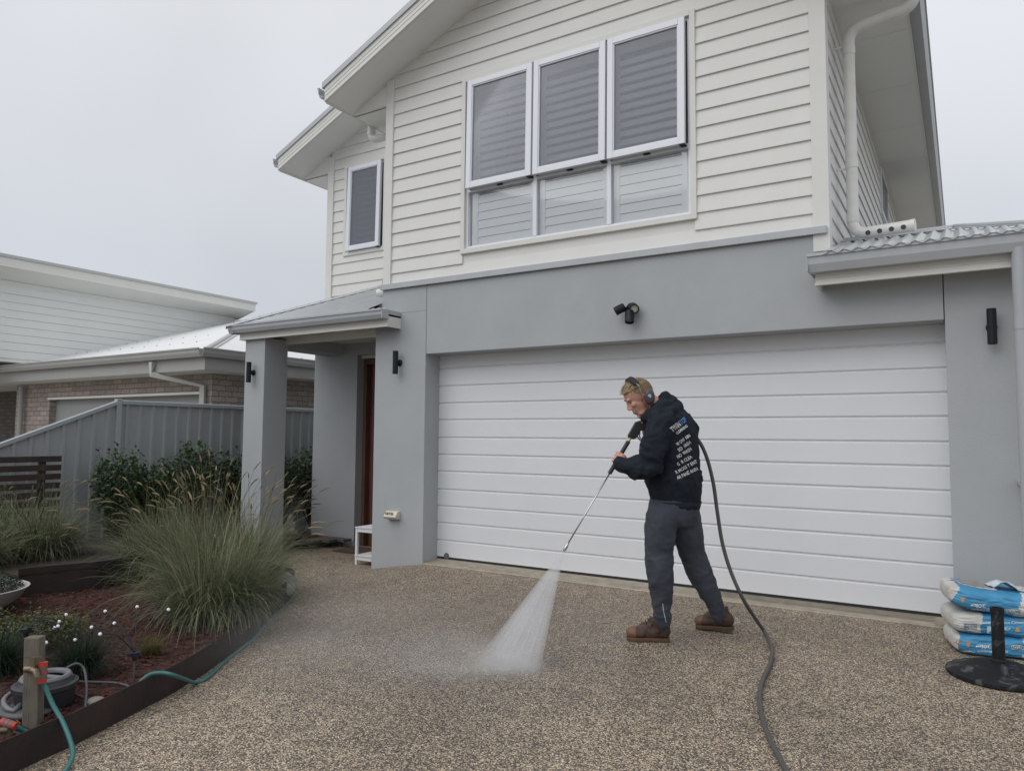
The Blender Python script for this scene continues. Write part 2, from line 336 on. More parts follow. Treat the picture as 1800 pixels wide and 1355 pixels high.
# wall body behind the boards
cl.box(-5.45, WX0 + .01, 6.2, 6.26, 2.9, 5.3).box(WX1 - .01, -.9, 6.2, 6.26, 2.9, 5.3).box(WX0, WX1, 6.2, 6.26, 2.9, 3.24).box(WX0, WX1, 6.2, 6.26, 5.10, 5.3)
cl.prism([(-5.5, 6.2, 5.3), (-.9, 6.2, 5.3), (-3.19, 6.2, 6.36)], (0, .06, 0))
cl.box(-7.69, -7.36, 7.43, 7.49, 2.5, 5.12).box(-6.6, -5.45, 7.43, 7.49, 2.5, 5.12).box(-7.36, -6.6, 7.43, 7.49, 2.5, 3.84)
cl.prism([(-7.69, 7.43, 5.12), (-5.45, 7.43, 5.12), (-5.45, 7.43, 6.2), (-7.69, 7.43, 5.33)], (0, .06, 0))
cl.box(-.95, -.886, 6.26, 16.6, 2.5, 5.2).box(-5.5, -5.44, 6.26, 7.43, 2.5, 5.2).box(-7.69, -7.63, 7.49, 16.6, 2.5, 5.2)
cl.build('cladding', BOARD, H)
for (x0, x1, y0, y1, z0, z1) in ((-5.513, -5.407, 6.163, 6.26, 2.998, 5.36), (-.98, -.855, 6.163, 6.30, 2.80, 5.14), (-7.70, -7.585, 7.393, 7.49, 2.8, 5.30)):
    MB().box(x0, x1, y0, y1, z0, z1).build('corner_board', BOARD, H, bevel=.002)
# triangular closers beside the corner boards
for x0_, x1_, y_ in ((-6.06, -5.513, 6.19), (-.318, -.87, 6.19), (-8.24, -7.70, 7.42)): MB().prism([(x0_, y_, 5.095), (x1_, y_, 5.095), (x1_, y_, 5.34)], (0, .04, 0)).build('eave_closer', SOFFIT, H)
# soffits
s = MB()
def rake_soffit(xe, xr, yb, yw, side):
    zr = 5.09 + .45 * abs(xr - xe)
    s.prism([(xe, yb, 5.09), (xe, yw, 5.09), (xr, yw, zr), (xr, yb, zr)], (0, 0, .012))
rake_soffit(-6.07, -3.19, 5.77, 6.25, 0); rake_soffit(-.305, -3.19, 5.77, 6.25, 0)
rake_soffit(-8.25, -4.28, 6.98, 7.48, 0); rake_soffit(-.305, -4.28, 6.98, 7.48, 0)
s.box(-6.07, -5.5, 6.235, 7.43, 5.08, 5.09); s.box(-8.25, -7.69, 7.465, 16.6, 5.08, 5.09)
for i in range(9): s.box(-.886, -.305, 6.235 + i * 1.2, 6.235 + (i + 1) * 1.2 - .006, 5.08, 5.09)
s.build('soffit', SOFFIT, H)
# barge boards with their pressed ribs, and steel capping
def barge(xe, xr, y, h=.165):
    sx = 1 if xr > xe else -1
    for nm, dz0, dz1, yo, mt in (('barge_board', -.004, h, 0, TRIM), ('barge_capping', h - .012, h + .055, -.018, SHALE)):
        m = MB(); zr = .45 * abs(xr - xe)
        m.prism([(xe - sx * (.0 if nm == 'barge_board' else .03), y + yo, 5.09 + dz0), (xr, y + yo, 5.09 + zr + dz0), (xr, y + yo, 5.09 + zr + dz1), (xe - sx * (.0 if nm == 'barge_board' else .03), y + yo, 5.09 + dz1)], (0, .024 if nm == 'barge_board' else .07, 0))
        if nm == 'barge_board':
            for q in (.055, .105):
                m.prism([(xe, y - .004, 5.09 + q), (xr, y - .004, 5.09 + zr + q), (xr, y - .004, 5.09 + zr + q + .010), (xe, y - .004, 5.09 + q + .010)], (0, .006, 0))
            m.prism([(xe, y - .004, 5.09), (xr, y - .004, 5.09 + zr), (xr, y - .004, 5.09 + zr + .018), (xe, y - .004, 5.09 + .018)], (0, .006, 0))
        m.build(nm, mt, H)
barge(-6.07, -3.19, 5.75); barge(-.305, -3.19, 5.75); barge(-8.25, -4.28, 6.96); barge(-.305, -4.28, 6.96)
# roofs
rf = MB()
def slope(xe, xr, y0, y1):
    sx = 1 if xr > xe else -1; zr = 5.29 + .45 * abs(xr - xe); e_ = xe - sx * .04
    rf.prism([(e_, y0, 5.272), (xr, y0, zr), (xr, y0, zr - .02), (e_, y0, 5.252)], (0, y1 - y0, 0))
slope(-6.07, -3.19, 5.76, 8.3); slope(-.305, -3.19, 5.76, 8.3); slope(-8.25, -4.28, 6.97, 17); slope(-.305, -4.28, 6.97, 17)
rf.build('main_roof', CORR, H)
# eave fascia and gutters
for x0_, x1_, y0_, y1_ in ((-6.07, -6.055, 5.774, 7.5), (-.32, -.305, 5.774, 17), (-8.25, -8.235, 6.984, 17)): MB().box(x0_, x1_, y0_, y1_, 5.075, 5.255).build('fascia', TRIM, H)
def gutter(mb, A, B, out, h=.115, w=.12):
    """quad gutter from A to B along its back top edge; out = outward unit vector"""
    A = Vector(A); B = Vector(B); o = Vector(out); up = Vector((0, 0, 1))
    p = [(0, 0), (0, -h), (w * .72, -h), (w * .93, -h * .55), (w * .97, -h * .12), (w * 1.08, -h * .08), (w * 1.08, .012), (w * .90, .012), (w * .90, -h * .5), (w * .68, -h + .006), (.004, -h + .006), (.004, 0)]
    mb.loft([[P + o * a + up * b for a, b in p] for P in (A, B)])
gutter_mb = MB(); gutter(gutter_mb, (-6.072, 5.76, 5.27), (-6.072, 7.5, 5.27), (-1, 0, 0)); gutter_mb.build('gutter', SHALE, H)
gutter_mb = MB(); gutter(gutter_mb, (-.303, 5.76, 5.27), (-.303, 17, 5.27), (1, 0, 0)); gutter_mb.build('gutter', SHALE, H)
gutter_mb = MB(); gutter(gutter_mb, (-8.252, 6.97, 5.27), (-8.252, 17, 5.27), (-1, 0, 0)); gutter_mb.build('gutter', SHALE, H)
# ---- porch roof
s = .41; PY = 5.95
pr = MB()
PZ = 2.655; HK = .76; PX = -7.80; s = .43
def ztop(y): return PZ + s * (y - 5.86)
xs = [PX + i * .0127 for i in range(int((-PX - 5.25) / .0127) + 1)]
vs = []; fs = []
for x in xs:
    yt = min(7.40 if x < -5.53 else 5.95, 5.86 + (x - PX) / HK); c = .008 * math.sin(2 * math.pi * x / .076)
    vs += [(x, 5.86, ztop(5.86) + c), (x, yt, ztop(yt) + c)]
for i in range(len(xs) - 1): fs.append((2 * i, 2 * i + 2, 2 * i + 3, 2 * i + 1))
pr.add(vs, fs)
ys = [5.86 + i * .0127 for i in range(int(1.54 / .0127) + 60)]; vs = []; fs = []
for y in ys:
    d = min(y - 5.86, 1.54); c = .008 * math.sin(2 * math.pi * y / .076); vs += [(PX, y, PZ + c), (PX + d * HK, y, PZ + s * d + c)]
for i in range(len(ys) - 1): fs.append((2 * i, 2 * i + 2, 2 * i + 3, 2 * i + 1))
pr.add(vs, fs)
PR = pr.build('porch_roof', CORR, H, fix=False)
hc = MB(); A = Vector((PX - .01, 5.85, PZ + .005)); B = Vector((PX + HK * 1.53, 7.39, PZ + s * 1.53)); hc.tube([A, B], .022, 8)
d = (B - A).normalized(); side = d.cross(Vector((0, 0, 1))).normalized()
for sg in (-1, 1): hc.prism([A + Vector((0, 0, .018)), B + Vector((0, 0, .018)), B + side * sg * .11 + Vector((0, 0, -.022)), A + side * sg * .11 + Vector((0, 0, -.022))], (0, 0, .003))
hc.build('hip_capping', SHALE, PR)
MB().prism([(-6.63, 7.40, 3.29), (-5.55, 7.40, 3.29), (-5.55, 7.395, 3.40), (-6.63, 7.395, 3.40)], (0, .012, 0)).prism([(-6.55, 7.25, 3.27), (-5.55, 7.25, 3.27), (-5.55, 7.40, 3.335), (-6.6, 7.40, 3.335)], (0, 0, .004)).build('apron_flashing', SHALE, PR)
for i in range(13):
    sc_ = MB(); q = A.lerp(B, (i + .6) / 13) + side * .09; sc_.lathe([(.007, 0), (.007, .008), (.001, .01)], q + Vector((0, 0, .0)), 6)
    sc_.build('roof_screw', SHALE, PR)
gp = MB(); gutter(gp, (-7.77, PY, PZ), (-5.235, PY, PZ), (0, -1, 0), .09, .105); gp.box(-5.24, -5.232, 5.845, PY, 2.567, PZ + .005); gp.box(-5.60, -5.245, PY + .005, 6.167, 2.60, PZ + .012); gutter(gp, (-7.665, 5.85, PZ), (-7.665, 8.5, PZ), (-1, 0, 0), .09, .105)
gp.build('porch_gutter', SHALE, H)
f_ = MB().box(-7.66, -5.245, PY, PY + .03, 2.485, 2.62).box(-5.262, -5.245, PY + .03, FY, 2.485, 2.62).box(-7.66, -7.63, PY + .03, 8.5, 2.485, 2.62)
for q in (.045, .085): f_.box(-7.664, -5.243, PY - .005, PY, 2.485 + q, 2.485 + q + .009)
f_.box(-7.664, -5.243, PY - .005, PY, 2.485, 2.499)
f_.build('porch_fascia', TRIM, H)
MB().box(-7.6, -5.615, 6.33, 6.37, 2.448, 2.56).box(-7.62, -5.615, 5.985, 6.33, 2.53, 2.56).build('porch_lining', TRIM, H)
# ---- garage lean-to roof on the right
gr = MB(); s2 = .30; xs = [-.86 + i * .0127 for i in range(int(2.5 / .0127))]; vs = []; fs = []
for x in xs:
    yt = 6.97 if x < -.03 else max(6.97 - (x + .03) * 1.55, 5.84); c = .012 * math.sin(2 * math.pi * x / .092)
    vs += [(x, 5.82, 2.705 + c), (x, yt, 2.705 + s2 * (yt - 5.82) + c)]
for i in range(len(xs) - 1): fs.append((2 * i, 2 * i + 2, 2 * i + 3, 2 * i + 1))
gr.add(vs, fs); GR = gr.build('garage_roof', CORR, H, fix=False)
rc = MB(); zt = 2.705 + s2 * 1.15
rc.prism([(-.86, 6.86, zt - .025), (-.03, 6.86, zt - .025), (-.03, 6.98, zt + .022), (-.86, 6.98, zt + .022)], (0, 0, .004)).tube([(-.86, 6.98, zt + .02), (-.02, 6.98, zt + .02)], .018, 8)
rc.tube([(-.02, 6.98, zt + .02), (.72, 5.84, 2.73)], .02, 8)
rc.prism([(-.03, 6.88, zt - .02), (.70, 5.80, 2.705), (.78, 5.86, 2.72), (-.0, 6.98, zt + .02)], (0, 0, .004))
rc.prism([(-.86, 5.86, 2.725), (-.79, 5.86, 2.725), (-.79, 6.95, 3.045), (-.86, 6.95, 3.045)], (0, 0, .005))
rc.build('roof_capping', SHALE, GR)
gp = MB(); gutter(gp, (-.975, PY, 2.70), (1.7, PY, 2.70), (0, -1, 0), .125, .11); gp.box(-.978, -.972, 5.84, FY, 2.58, 2.70); gp.box(-.97, 1.6, PY, PY + .0, 2.6, 2.7); gp.build('garage_gutter', SHALE, H)
f_ = MB().box(-.935, 1.6, PY, PY + .03, 2.487, 2.62).box(-.935, -.915, PY + .03, FY, 2.487, 2.62)
for q in (.045, .085): f_.box(-.94, 1.6, PY - .005, PY, 2.487 + q, 2.487 + q + .009)
f_.box(-.94, 1.6, PY - .005, PY, 2.487, 2.501)
f_.build('garage_fascia', TRIM, H)
MB().box(-.93, 1.6, PY + .03, FY, 2.60, 2.615).build('garage_soffit', SOFFIT, H)
# ---- windows
def glassbox(px0, px1, z0, z1, Y, n, tilt, pane, nm):
    pass
def make_window(x0, x1, z0, z1, Y, cols, sill_z, tr=.05, label=None):
    win = MB(); t = tr
    win.box(x0, x0 + t, Y - .034, Y + .03, z0, z1).box(x1 - t, x1, Y - .034, Y + .03, z0, z1).box(x0 + t, x1 - t, Y - .034, Y + .03, z1 - t, z1).box(x0 + t, x1 - t, Y - .034, Y + .03, z0, z0 + t)
    o = win.build('window', TRIM, H, bevel=.002, label=label)
    fr = MB(); ix0, ix1, iz0, iz1 = x0 + t, x1 - t, z0 + t, z1 - t; d = .028
    yb = Y + .0
    fr.box(ix0, ix0 + d, yb, yb + .09, iz0, iz1).box(ix1 - d, ix1, yb, yb + .09, iz0, iz1).box(ix0, ix1, yb + .002, yb + .088, iz1 - d, iz1).box(ix0, ix1, yb + .002, yb + .088, iz0, iz0 + d)
    for c in cols[1:-1]: fr.box(c - .022, c + .022, yb - .004, yb + .086, iz0 + d, iz1 - d)
    if sill_z: fr.box(ix0 + d, ix1 - d, yb - .002, yb + .084, sill_z - .03, sill_z + .012)
    fr.build('window_frame', ALU, o, bevel=.002)
    sh = MB(); ro = MB()
    for i in range(len(cols) - 1):
        a, b = cols[i] + .022, cols[i + 1] - .022
        top0 = (sill_z + .012) if sill_z else iz0 + d; top1 = iz1 - .01
        # awning sash, pushed slightly open at the bottom
        M = Matrix.Translation((0, yb - .012, top1)) @ Matrix.Rotation(R(-1.0), 4, 'X') @ Matrix.Translation((0, -(yb - .012), -top1))
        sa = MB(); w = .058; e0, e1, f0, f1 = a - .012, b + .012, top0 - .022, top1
        for q in ((e0, e0 + w, f0, f1), (e1 - w, e1, f0, f1), (e0 + w, e1 - w, f1 - w, f1), (e0 + w, e1 - w, f0, f0 + w)): sa.box(q[0], q[1], yb - .055, yb - .012, q[2], q[3], M)
        for q in ((e0 + w, e0 + w + .012, f0 + w, f1 - w), (e1 - w - .012, e1 - w, f0 + w, f1 - w), (e0 + w + .012, e1 - w - .012, f1 - w - .012, f1 - w), (e0 + w + .012, e1 - w - .012, f0 + w, f0 + w + .012)): sa.box(q[0], q[1], yb - .048, yb - .02, q[2], q[3], M)
        sa.build('sash', ALU, o, bevel=.003)
        MB().box(e0 + w + .004, e1 - w - .004, yb - .034, yb - .030, f0 + w + .004, f1 - w - .004, M).build('screened_pane', SCREEN, o)
        for ge in (e0 + .012, e1 - .030): MB().box(ge, ge + .018, yb - .02, yb + .05, f0 + .004, f1 - .004).build('gap_shade', mat('grey_gap_shade', (.10, .105, .115), .6), o)  # added dark panels, their colour stands in for shade in the sash side gaps
        MB().box((a + b) / 2 - .03, (a + b) / 2 + .03, yb - .03, yb, f0 - .012, f0 - .001).build('latch', BLACK, o)
        MB().box(e1 - .05, e1 + .002, yb - .05, yb + .01, f0 - .010, f0 + .0, M).build('latch', BLACK, o)
        ym = yb + .075
        if sill_z:
            MB().box(a, b, yb + .03, yb + .034, iz0 + d, sill_z - .03).build('lower_pane', GLASS, o)
            z = iz0 + .03
            sh.box(a - .01, a + .06, ym - .015, ym + .015, iz0, iz1).box(b - .06, b + .01, ym - .015, ym + .015, iz0, iz1).box(a, b, ym - .014, ym + .014, iz0, iz0 + .06)
            z = iz0 + .085
            while z < sill_z - .02: sh.box(a + .055, b - .055, -.004, .004, -.044, .044, Matrix.Translation((0, ym, z)) @ Matrix.Rotation(R(-7), 4, 'X')); z += .090
            sh.box(a + .04, b - .04, ym - .014, ym + .014, sill_z - .01, sill_z + .05)
        z = (sill_z + .09) if sill_z else iz0 + .09
        sh.box(a - .01, a + .055, ym - .013, ym + .013, iz0 + .01, iz1).box(b - .055, b + .01, ym - .013, ym + .013, iz0 + .01, iz1).box(a, b, ym - .013, ym + .013, iz1 - .12, iz1)
        while z < iz1 - .14: sh.box(a + .05, b - .05, -.0055, .0055, -.036, .036, Matrix.Translation((0, ym, z)) @ Matrix.Rotation(R(-28), 4, 'X')); z += .086
    sh.build('shutter', SHUT, o)
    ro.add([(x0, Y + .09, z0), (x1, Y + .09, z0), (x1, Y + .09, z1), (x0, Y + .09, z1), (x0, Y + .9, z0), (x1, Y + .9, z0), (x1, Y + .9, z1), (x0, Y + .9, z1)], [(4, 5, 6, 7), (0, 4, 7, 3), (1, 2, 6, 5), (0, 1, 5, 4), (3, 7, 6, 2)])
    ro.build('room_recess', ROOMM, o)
    return o
c1 = (Yp(940, 240, W).x + Yp(941, 300, W).x) / 2; c2 = Yp(1070, 200, W).x
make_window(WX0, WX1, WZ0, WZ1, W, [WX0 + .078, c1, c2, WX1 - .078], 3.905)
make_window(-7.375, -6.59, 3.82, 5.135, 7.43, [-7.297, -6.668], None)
# side window, seen edge on
o = MB().box(-.884, -.845, 10.9, 10.96, 4.36, 5.0).box(-.884, -.845, 11.84, 11.9, 4.36, 5.0).box(-.884, -.845, 10.96, 11.84, 4.36, 4.42).box(-.884, -.845, 10.96, 11.84, 4.94, 5.0).build('window', ALU, H)
MB().box(-.872, -.862, 10.96, 11.84, 4.42, 4.94).build('pane', mat('dark_glass', (.03, .035, .045), .1), o)
# ---- downpipes
def fillet(pts, r=.1, n=6):
    P = [Vector(p) for p in pts]; out = [P[0]]
    for i in range(1, len(P) - 1):
        a = (P[i - 1] - P[i]); b = (P[i + 1] - P[i]); q = min(r, a.length * .45, b.length * .45); A = P[i] + a.normalized() * q; B = P[i] + b.normalized() * q
        for k in range(n + 1): t = k / n; out.append(A.lerp(P[i], t).lerp(P[i].lerp(B, t), t))
    return out + [P[-1]]
dp = MB(); SPZ = 3.045
dp.tube(fillet([(-.242, 6.735, 5.17), (-.242, 6.735, 4.905), (-.75, 6.735, 4.845), (-.75, 6.735, SPZ), (-.36, 6.68, SPZ)], .12, 8), .047, 16)
for z in (4.62, 3.62, 3.15): dp.tube([(-.75, 6.735, z), (-.75, 6.735, z + .07)], .051, 16)
dp.tube([(-.64, 6.719, SPZ), (-.30, 6.669, SPZ)], .048, 16); dp.tube([(-.32, 6.672, SPZ), (-.285, 6.667, SPZ)], .051, 16)
for k in range(4):
    x = -.625 + k * .088; dp.cur = 1
    c = Vector((x, 6.717 - (x + .625) * .148, SPZ)); dr = Vector((-.15, -.95, -.30)).normalized(); dp.lathe([(.020, .047), (.020, .0495), (.001, .0495)], c, 14, dr)
dp.cur = 0
dp.box(-.87, -.79, 6.73, 6.74, 4.70, 4.715).box(-.87, -.79, 6.73, 6.74, 3.62, 3.635)
dp.build('downpipe', [PVC, mat('hole_dark', (.06, .07, .08), .8)], H, smooth=35)
MB().tube(fillet([(.352, 5.90, 2.60), (.352, 5.90, -.1)], .05), .047, 18).tube([(.352, 5.9, 2.05), (.352, 5.9, 2.13)], .0495, 18).box(.30, .40, 5.90, FY, 1.02, 1.04).build('downpipe', mat('grey_pvc', (.37, .39, .41), .45, var=.03), H, smooth=35)
MB().tube(fillet([(-6.09, 6.55, 5.16), (-6.09, 6.55, 4.93), (-5.55, 6.62, 4.93)], .09, 8), .045, 14).tube([(-6.09, 6.55, 4.99), (-6.09, 6.55, 5.05)], .05, 14).build('downpipe', PVC, H, smooth=35)
# ================================================================== WALL FITTINGS (each a thing of its own)
def wall_light(x, y, z, label):
    t = thing('wall_light', label, 'wall light', (x, y, z), 'black up and down lights on the grey walls')
    MB().lathe([(.001, 0), (.036, 0), (.036, .012), (.03, .02), (.018, .026), (.018, .05), (.001, .05)], (x, y, z), 20, (0, -1, 0)).build('mounting_plate', BLACK, t, smooth=35)
    MB().lathe([(.0005, -.119), (.024, -.119), (.024, -.125), (.03, -.125), (.03, .125), (.024, .125), (.024, .119), (.0005, .119)], (x, y - .075, z), 22).build('light_tube', BLACK, t, smooth=35)
    return t
p = Yp(703, 638, FY); q = Yp(1743, 576, FY); q2 = Yp(446, 655, 6.0)
wl = wall_light(p.x, FY, p.z, 'black tube wall light on the grey pier left of the garage door')
copy_tree(wl, (q.x, FY, q.z), label='black tube wall light on the grey pier right of the garage door')
copy_tree(wl, (q2.x, 6.0, q2.z), label='black tube wall light on the porch column')
c = Yp(1112, 543, FY)
fl = thing('security_light', 'black twin floodlight with motion sensor on grey wall above the garage door', 'floodlight', (c.x, FY, c.z))
MB().lathe([(.001, 0), (.052, 0), (.052, .03), (.045, .045), (.001, .05)], (c.x, FY, c.z), 24, (0, -1, 0)).build('mount', BLACK, fl, smooth=35)
def spot(px_, d, nm, ln=.10, r=.036, white=False):
    P = Vector(px_); d = Vector(d).normalized()
    m = MB(); m.lathe([(.001, 0), (r * .8, 0), (r, .012), (r, ln), (r * .86, ln), (r * .82, ln - .015), (.001, ln - .015)], P, 20, d).tube([(c.x, FY - .03, c.z), P + d * .02], .011, 8)
    o = m.build(nm, BLACK, fl, smooth=35)
    MB().lathe([(.001, 0), (r * .8, 0), (.001, .002)], P + d * (ln - .013), 18, d).build('lens', mat('lamp_lens', (.55, .54, .48), .25) if white else mat('dark_lens', (.05, .055, .06), .15), o)
spot((c.x - .045, FY - .075, c.z + .012), (-.75, -.35, -.42), 'lamp_head', .095, .04)
spot((c.x + .005, FY - .08, c.z - .03), (.10, -.32, -1), 'lamp_head', .115, .041)
spot((c.x + .015, FY - .04, c.z + .012), (.45, -.6, -.35), 'sensor', .085, .043, True)
c = Yp(693, 904, FY)
po = thing('power_outlet', 'cream double weatherproof power outlet low on the grey pier', 'power outlet', (c.x, FY, c.z))
CREAM = mat('cream_plastic', (.60, .56, .45), .45, var=.08, vscale=20)
MB().prism([(c.x - .085, FY, c.z + .04), (c.x - .085, FY - .045, c.z + .038), (c.x - .085, FY - .085, c.z - .02), (c.x - .085, FY - .06, c.z - .045), (c.x - .085, FY, c.z - .045)], (.17, 0, 0)).build('housing', CREAM, po, bevel=.005)
for dx in (-.042, .020):
    M = Matrix.Translation((c.x + dx, FY - .068, c.z + .012)) @ Matrix.Rotation(R(34), 4, 'X')
    sw = MB().box(-.022, .022, -.006, .004, -.022, .022, M).build('socket', mat('outlet_grey', (.34, .32, .27), .5), po)
    MB().box(-.009, .009, -.011, -.006, -.014, .014, M).build('switch', CREAM, sw)
c = Yp(664, 518, 6.3)
sc = thing('security_camera', 'small white camera under the flashing at the top left of the pier', 'camera', (-5.56, 6.32, c.z))
MB().lathe([(.001, 0), (.045, 0), (.05, .02), (.05, .13), (.042, .155), (.001, .16)], (-5.52, 6.30, c.z), 20, (-.9, -.43, 0)).build('camera_body', PVC, sc, smooth=35)
MB().lathe([(.001, 0), (.02, 0), (.001, .002)], Vector((-5.56, 6.33, c.z)) + Vector((-.03, -.044, -.012)), 14, (.3, -.95, -.2)).build('lens', mat('dark_lens2', (.05, .055, .06), .2), sc)
MB().lathe([(.001, 0), (.016, 0), (.001, .002)], Vector((-5.56, 6.33, c.z)) + Vector((-.10, -.09, -.012)), 14, (-.3, -.95, -.3)).build('lens', mat('dark_lens2', (.05, .055, .06), .2), sc)
# ================================================================== ENTRY OBJECTS
bx, by = G(623.5, 992).x, G(623.5, 992).y
bt = thing('side_table', 'white slatted two shelf table beside the front door behind the grey pier', 'table', (bx, by, -.16))
WH = mat('white_paint', (.72, .73, .74), .5, var=.03, vscale=6)
z0 = gz(bx, by); x1 = bx + .33; y1 = by + .31; H0 = z0 + .43
for (x, y) in ((bx, by), (x1 - .028, by), (bx, y1), (x1 - .028, y1)): MB().box(x, x + .028, y, y + .028, gz(x, y), H0 - .012).build('leg', WH, bt, bevel=.002)
for nm, zz in (('table_top', H0 - .012), ('shelf', z0 + .10)):
    m = MB()
    for i in range(6): m.box(bx - .005, x1 + .005, by - .006 + i * .058, by - .006 + i * .058 + .046, zz, zz + .012)
    m.box(bx + .028, x1 - .028, by + .004, by + .018, zz - .045, zz - .002).box(bx + .028, x1 - .028, y1 + .008, y1 + .022, zz - .045, zz - .002).box(bx + .004, bx + .018, by + .028, y1, zz - .045, zz - .002).box(x1 - .018, x1 - .004, by + .028, y1, zz - .045, zz - .002)
    m.build(nm, WH, bt, bevel=.0015)
mt = MB(); mt.grid(30, 20, lambda u, v: (-6.90 + .85 * u, 6.86 + .42 * v, gz(-6.9 + .85 * u, 6.9) + .018 + .003 * random.random())); mt.box(-6.90, -6.05, 6.86, 7.28, -.175, -.152)
mt.build('door_mat', mat('coir', (.10, .065, .045), .95, var=.3, vscale=40, bump=.6, bscale=300), label='brown coir mat on the aggregate before the front door', cat='mat', org=(-6.5, 7.05, -.165))
DECK = mat('weathered_deck', (.12, .105, .09), .8, var=.3, vscale=6, bump=.3, bscale=40, bstretch=(1, 12, 12))
dk = thing('deck_step', 'low weathered timber plank step left of the entry wall', 'step', (-7.9, 6.9, -.16))
for i in range(5): MB().box(-8.5, -6.98 - .12 * (4 - i), 6.52 + i * .155, 6.52 + i * .155 + .148, -.09, -.055).build('plank', DECK, dk, bevel=.003)
MB().box(-8.45, -7.46, 6.53, 6.56, -.2, -.09).box(-8.45, -7.1, 7.2, 7.25, -.2, -.09).box(-8.45, -8.4, 6.56, 7.2, -.2, -.09).build('bearer', DECK, dk)
STONE = mat('pale_stone', (.42, .40, .36), .9, var=.2, vscale=18, bump=.5, bscale=60)
sb = Vector((-7.86, 7.02, -.055))
st = MB(); st.ball(sb + Vector((0, 0, .045)), (.115, .095, .05), 16).ball(sb + Vector((0, 0, .13)), (.065, .055, .085), 16).ball(sb + Vector((-.055, -.03, .07)), (.06, .05, .035), 12).ball(sb + Vector((.055, -.03, .07)), (.06, .05, .035), 12).ball(sb + Vector((0, -.01, .225)), (.048, .046, .052), 14).ball(sb + Vector((0, 0, .275)), (.024, .024, .022), 10)
st.ball(sb + Vector((-.07, 0, .14)), (.025, .025, .06), 10).ball(sb + Vector((.07, 0, .14)), (.025, .025, .06), 10)
def remesh(o, vox=.012, smooth_it=4, fac=.5, dec=None):
    m = o.modifiers.new('r', 'REMESH'); m.mode = 'VOXEL'; m.voxel_size = vox
    if smooth_it: q = o.modifiers.new('s', 'SMOOTH'); q.iterations = smooth_it; q.factor = fac
    dg = bpy.context.evaluated_depsgraph_get(); dg.update(); me = bpy.data.meshes.new_from_object(o.evaluated_get(dg), depsgraph=dg)
    mats = [x for x in o.data.materials]; o.modifiers.clear(); o.data = me
    if not me.materials:
        for x in mats: me.materials.append(x)
    me.polygons.foreach_set('use_smooth', [True] * len(me.polygons)); return o
remesh(st.build('garden_statue', STONE, label='small pale seated stone figure beside the deck step', cat='statue', org=sb), .008, 3)
# ================================================================== FENCE, SCREEN
FX = -8.65; FT = 1.718
def ftop(y):
    return FT if y >= 5.01 else max(FT - .405 * (5.01 - y), .62)
fn = thing('metal_fence', 'grey ribbed steel boundary fence that steps down towards the street', 'fence', (FX, 5.01, -.2))
def fence_panel(ya, yb):
    m = MB(); P = []; y = ya
    pat = [(0, 0), (.055, 0), (.067, .022), (.10, .022), (.112, 0), (.1675, 0)]
    n = max(1, round((yb - ya) / .1675)); k = (yb - ya) / n / .1675
    for i in range(n):
        for dy, dx in pat[:-1]: P.append((ya + (i * .1675 + dy) * k, dx))
    P.append((yb, 0))
    vs = []
    for yy, dx in P: vs += [(FX + dx, yy, -.3), (FX + dx, yy, ftop(yy) - .02)]
    m.add(vs, [(2 * i, 2 * i + 2, 2 * i + 3, 2 * i + 1) for i in range(len(P) - 1)])
    m.build('panel', FENCE, fn, fix=False)
    r = MB(); A, B = ftop(ya), ftop(yb)
    r.prism([(FX - .022, ya, A - .05), (FX + .038, ya, A - .05), (FX + .038, ya, A - .008), (FX + .026, ya, A), (FX - .01, ya, A), (FX - .022, ya, A - .008)], (0, yb - ya, B - A)); r.build('top_rail', mat('fence_rail', (.34, .37, .39), .45), fn)
panels = [(-2, 1.0), (1.0, 2.30), (2.30, 4.98), (5.04, 7.40), (7.46, 9.82), (9.9, 14)]
for a_, b_ in panels: fence_panel(a_, b_)
for y in (2.28, 5.01, 7.43, 9.86): MB().box(FX - .03, FX + .045, y - .03, y + .03, -.3, ftop(y) + .012).build('post', mat('fence_rail', (.34, .37, .39)), fn, bevel=.004)
SLAT = mat('dark_stained_timber', (.034, .021, .016), .6, var=.35, vscale=5, bump=.2, bscale=30, bstretch=(8, .7, 8))
A_, B_ = Xp(0, 803, -8.3), Xp(108, 801, -8.3)
ts = thing('timber_screen', 'dark slatted timber screen standing against the grey fence', 'screen', (-8.3, 3.7, -.1))
for i in range(11): MB().box(-8.315, -8.29, 3.05, B_.y, A_.z - .062 - i * .094, A_.z - i * .094).build('slat', SLAT, ts, bevel=.002)
for y in (3.3, 4.0): MB().box(-8.35, -8.316, y, y + .07, -.1, A_.z - .01).build('batten', SLAT, ts)
# ================================================================== NEIGHBOUR HOUSE
NH = thing('neighbour_house', 'pale brick and white clad house beyond the boundary fence', 'house', (-13, 7.06, -.2))
NY = 7.06; NX = -9.70
MB().box(-14.42, -9.86, NY, NY + .2, 1.96, 2.50).box(-15.66, -14.42, NY, NY + .3, -.4, 2.50).box(-9.86, NX, NY, NY + .3, -.4, 2.50).box(NX - .2, NX, NY + .3, 20, -.4, 2.50).build('brick_wall', BRICK, NH)
MB().box(-22, -15.66, 8.6, 8.8, -.4, 2.6).box(-15.86, -15.66, NY + .3, 8.6, -.4, 2.5).build('recessed_brick_wall', BRICKD, NH)
MB().box(-14.44, -9.84, NY - .03, NY + .02, 1.925, 1.965).build('lintel_angle', NTRIM, NH)
nd = MB()
for i in range(4): nd.box(-14.42, -9.86, NY + .12, NY + .16, -.2 + i * .535, -.2 + i * .535 + .530)
nd.build('garage_door', NDOOR, NH)
MB().tube([(-15.30, NY - .08, -.2), (-15.30, NY - .08, 2.2)], .045, 12).build('downpipe', NGREY, NH)
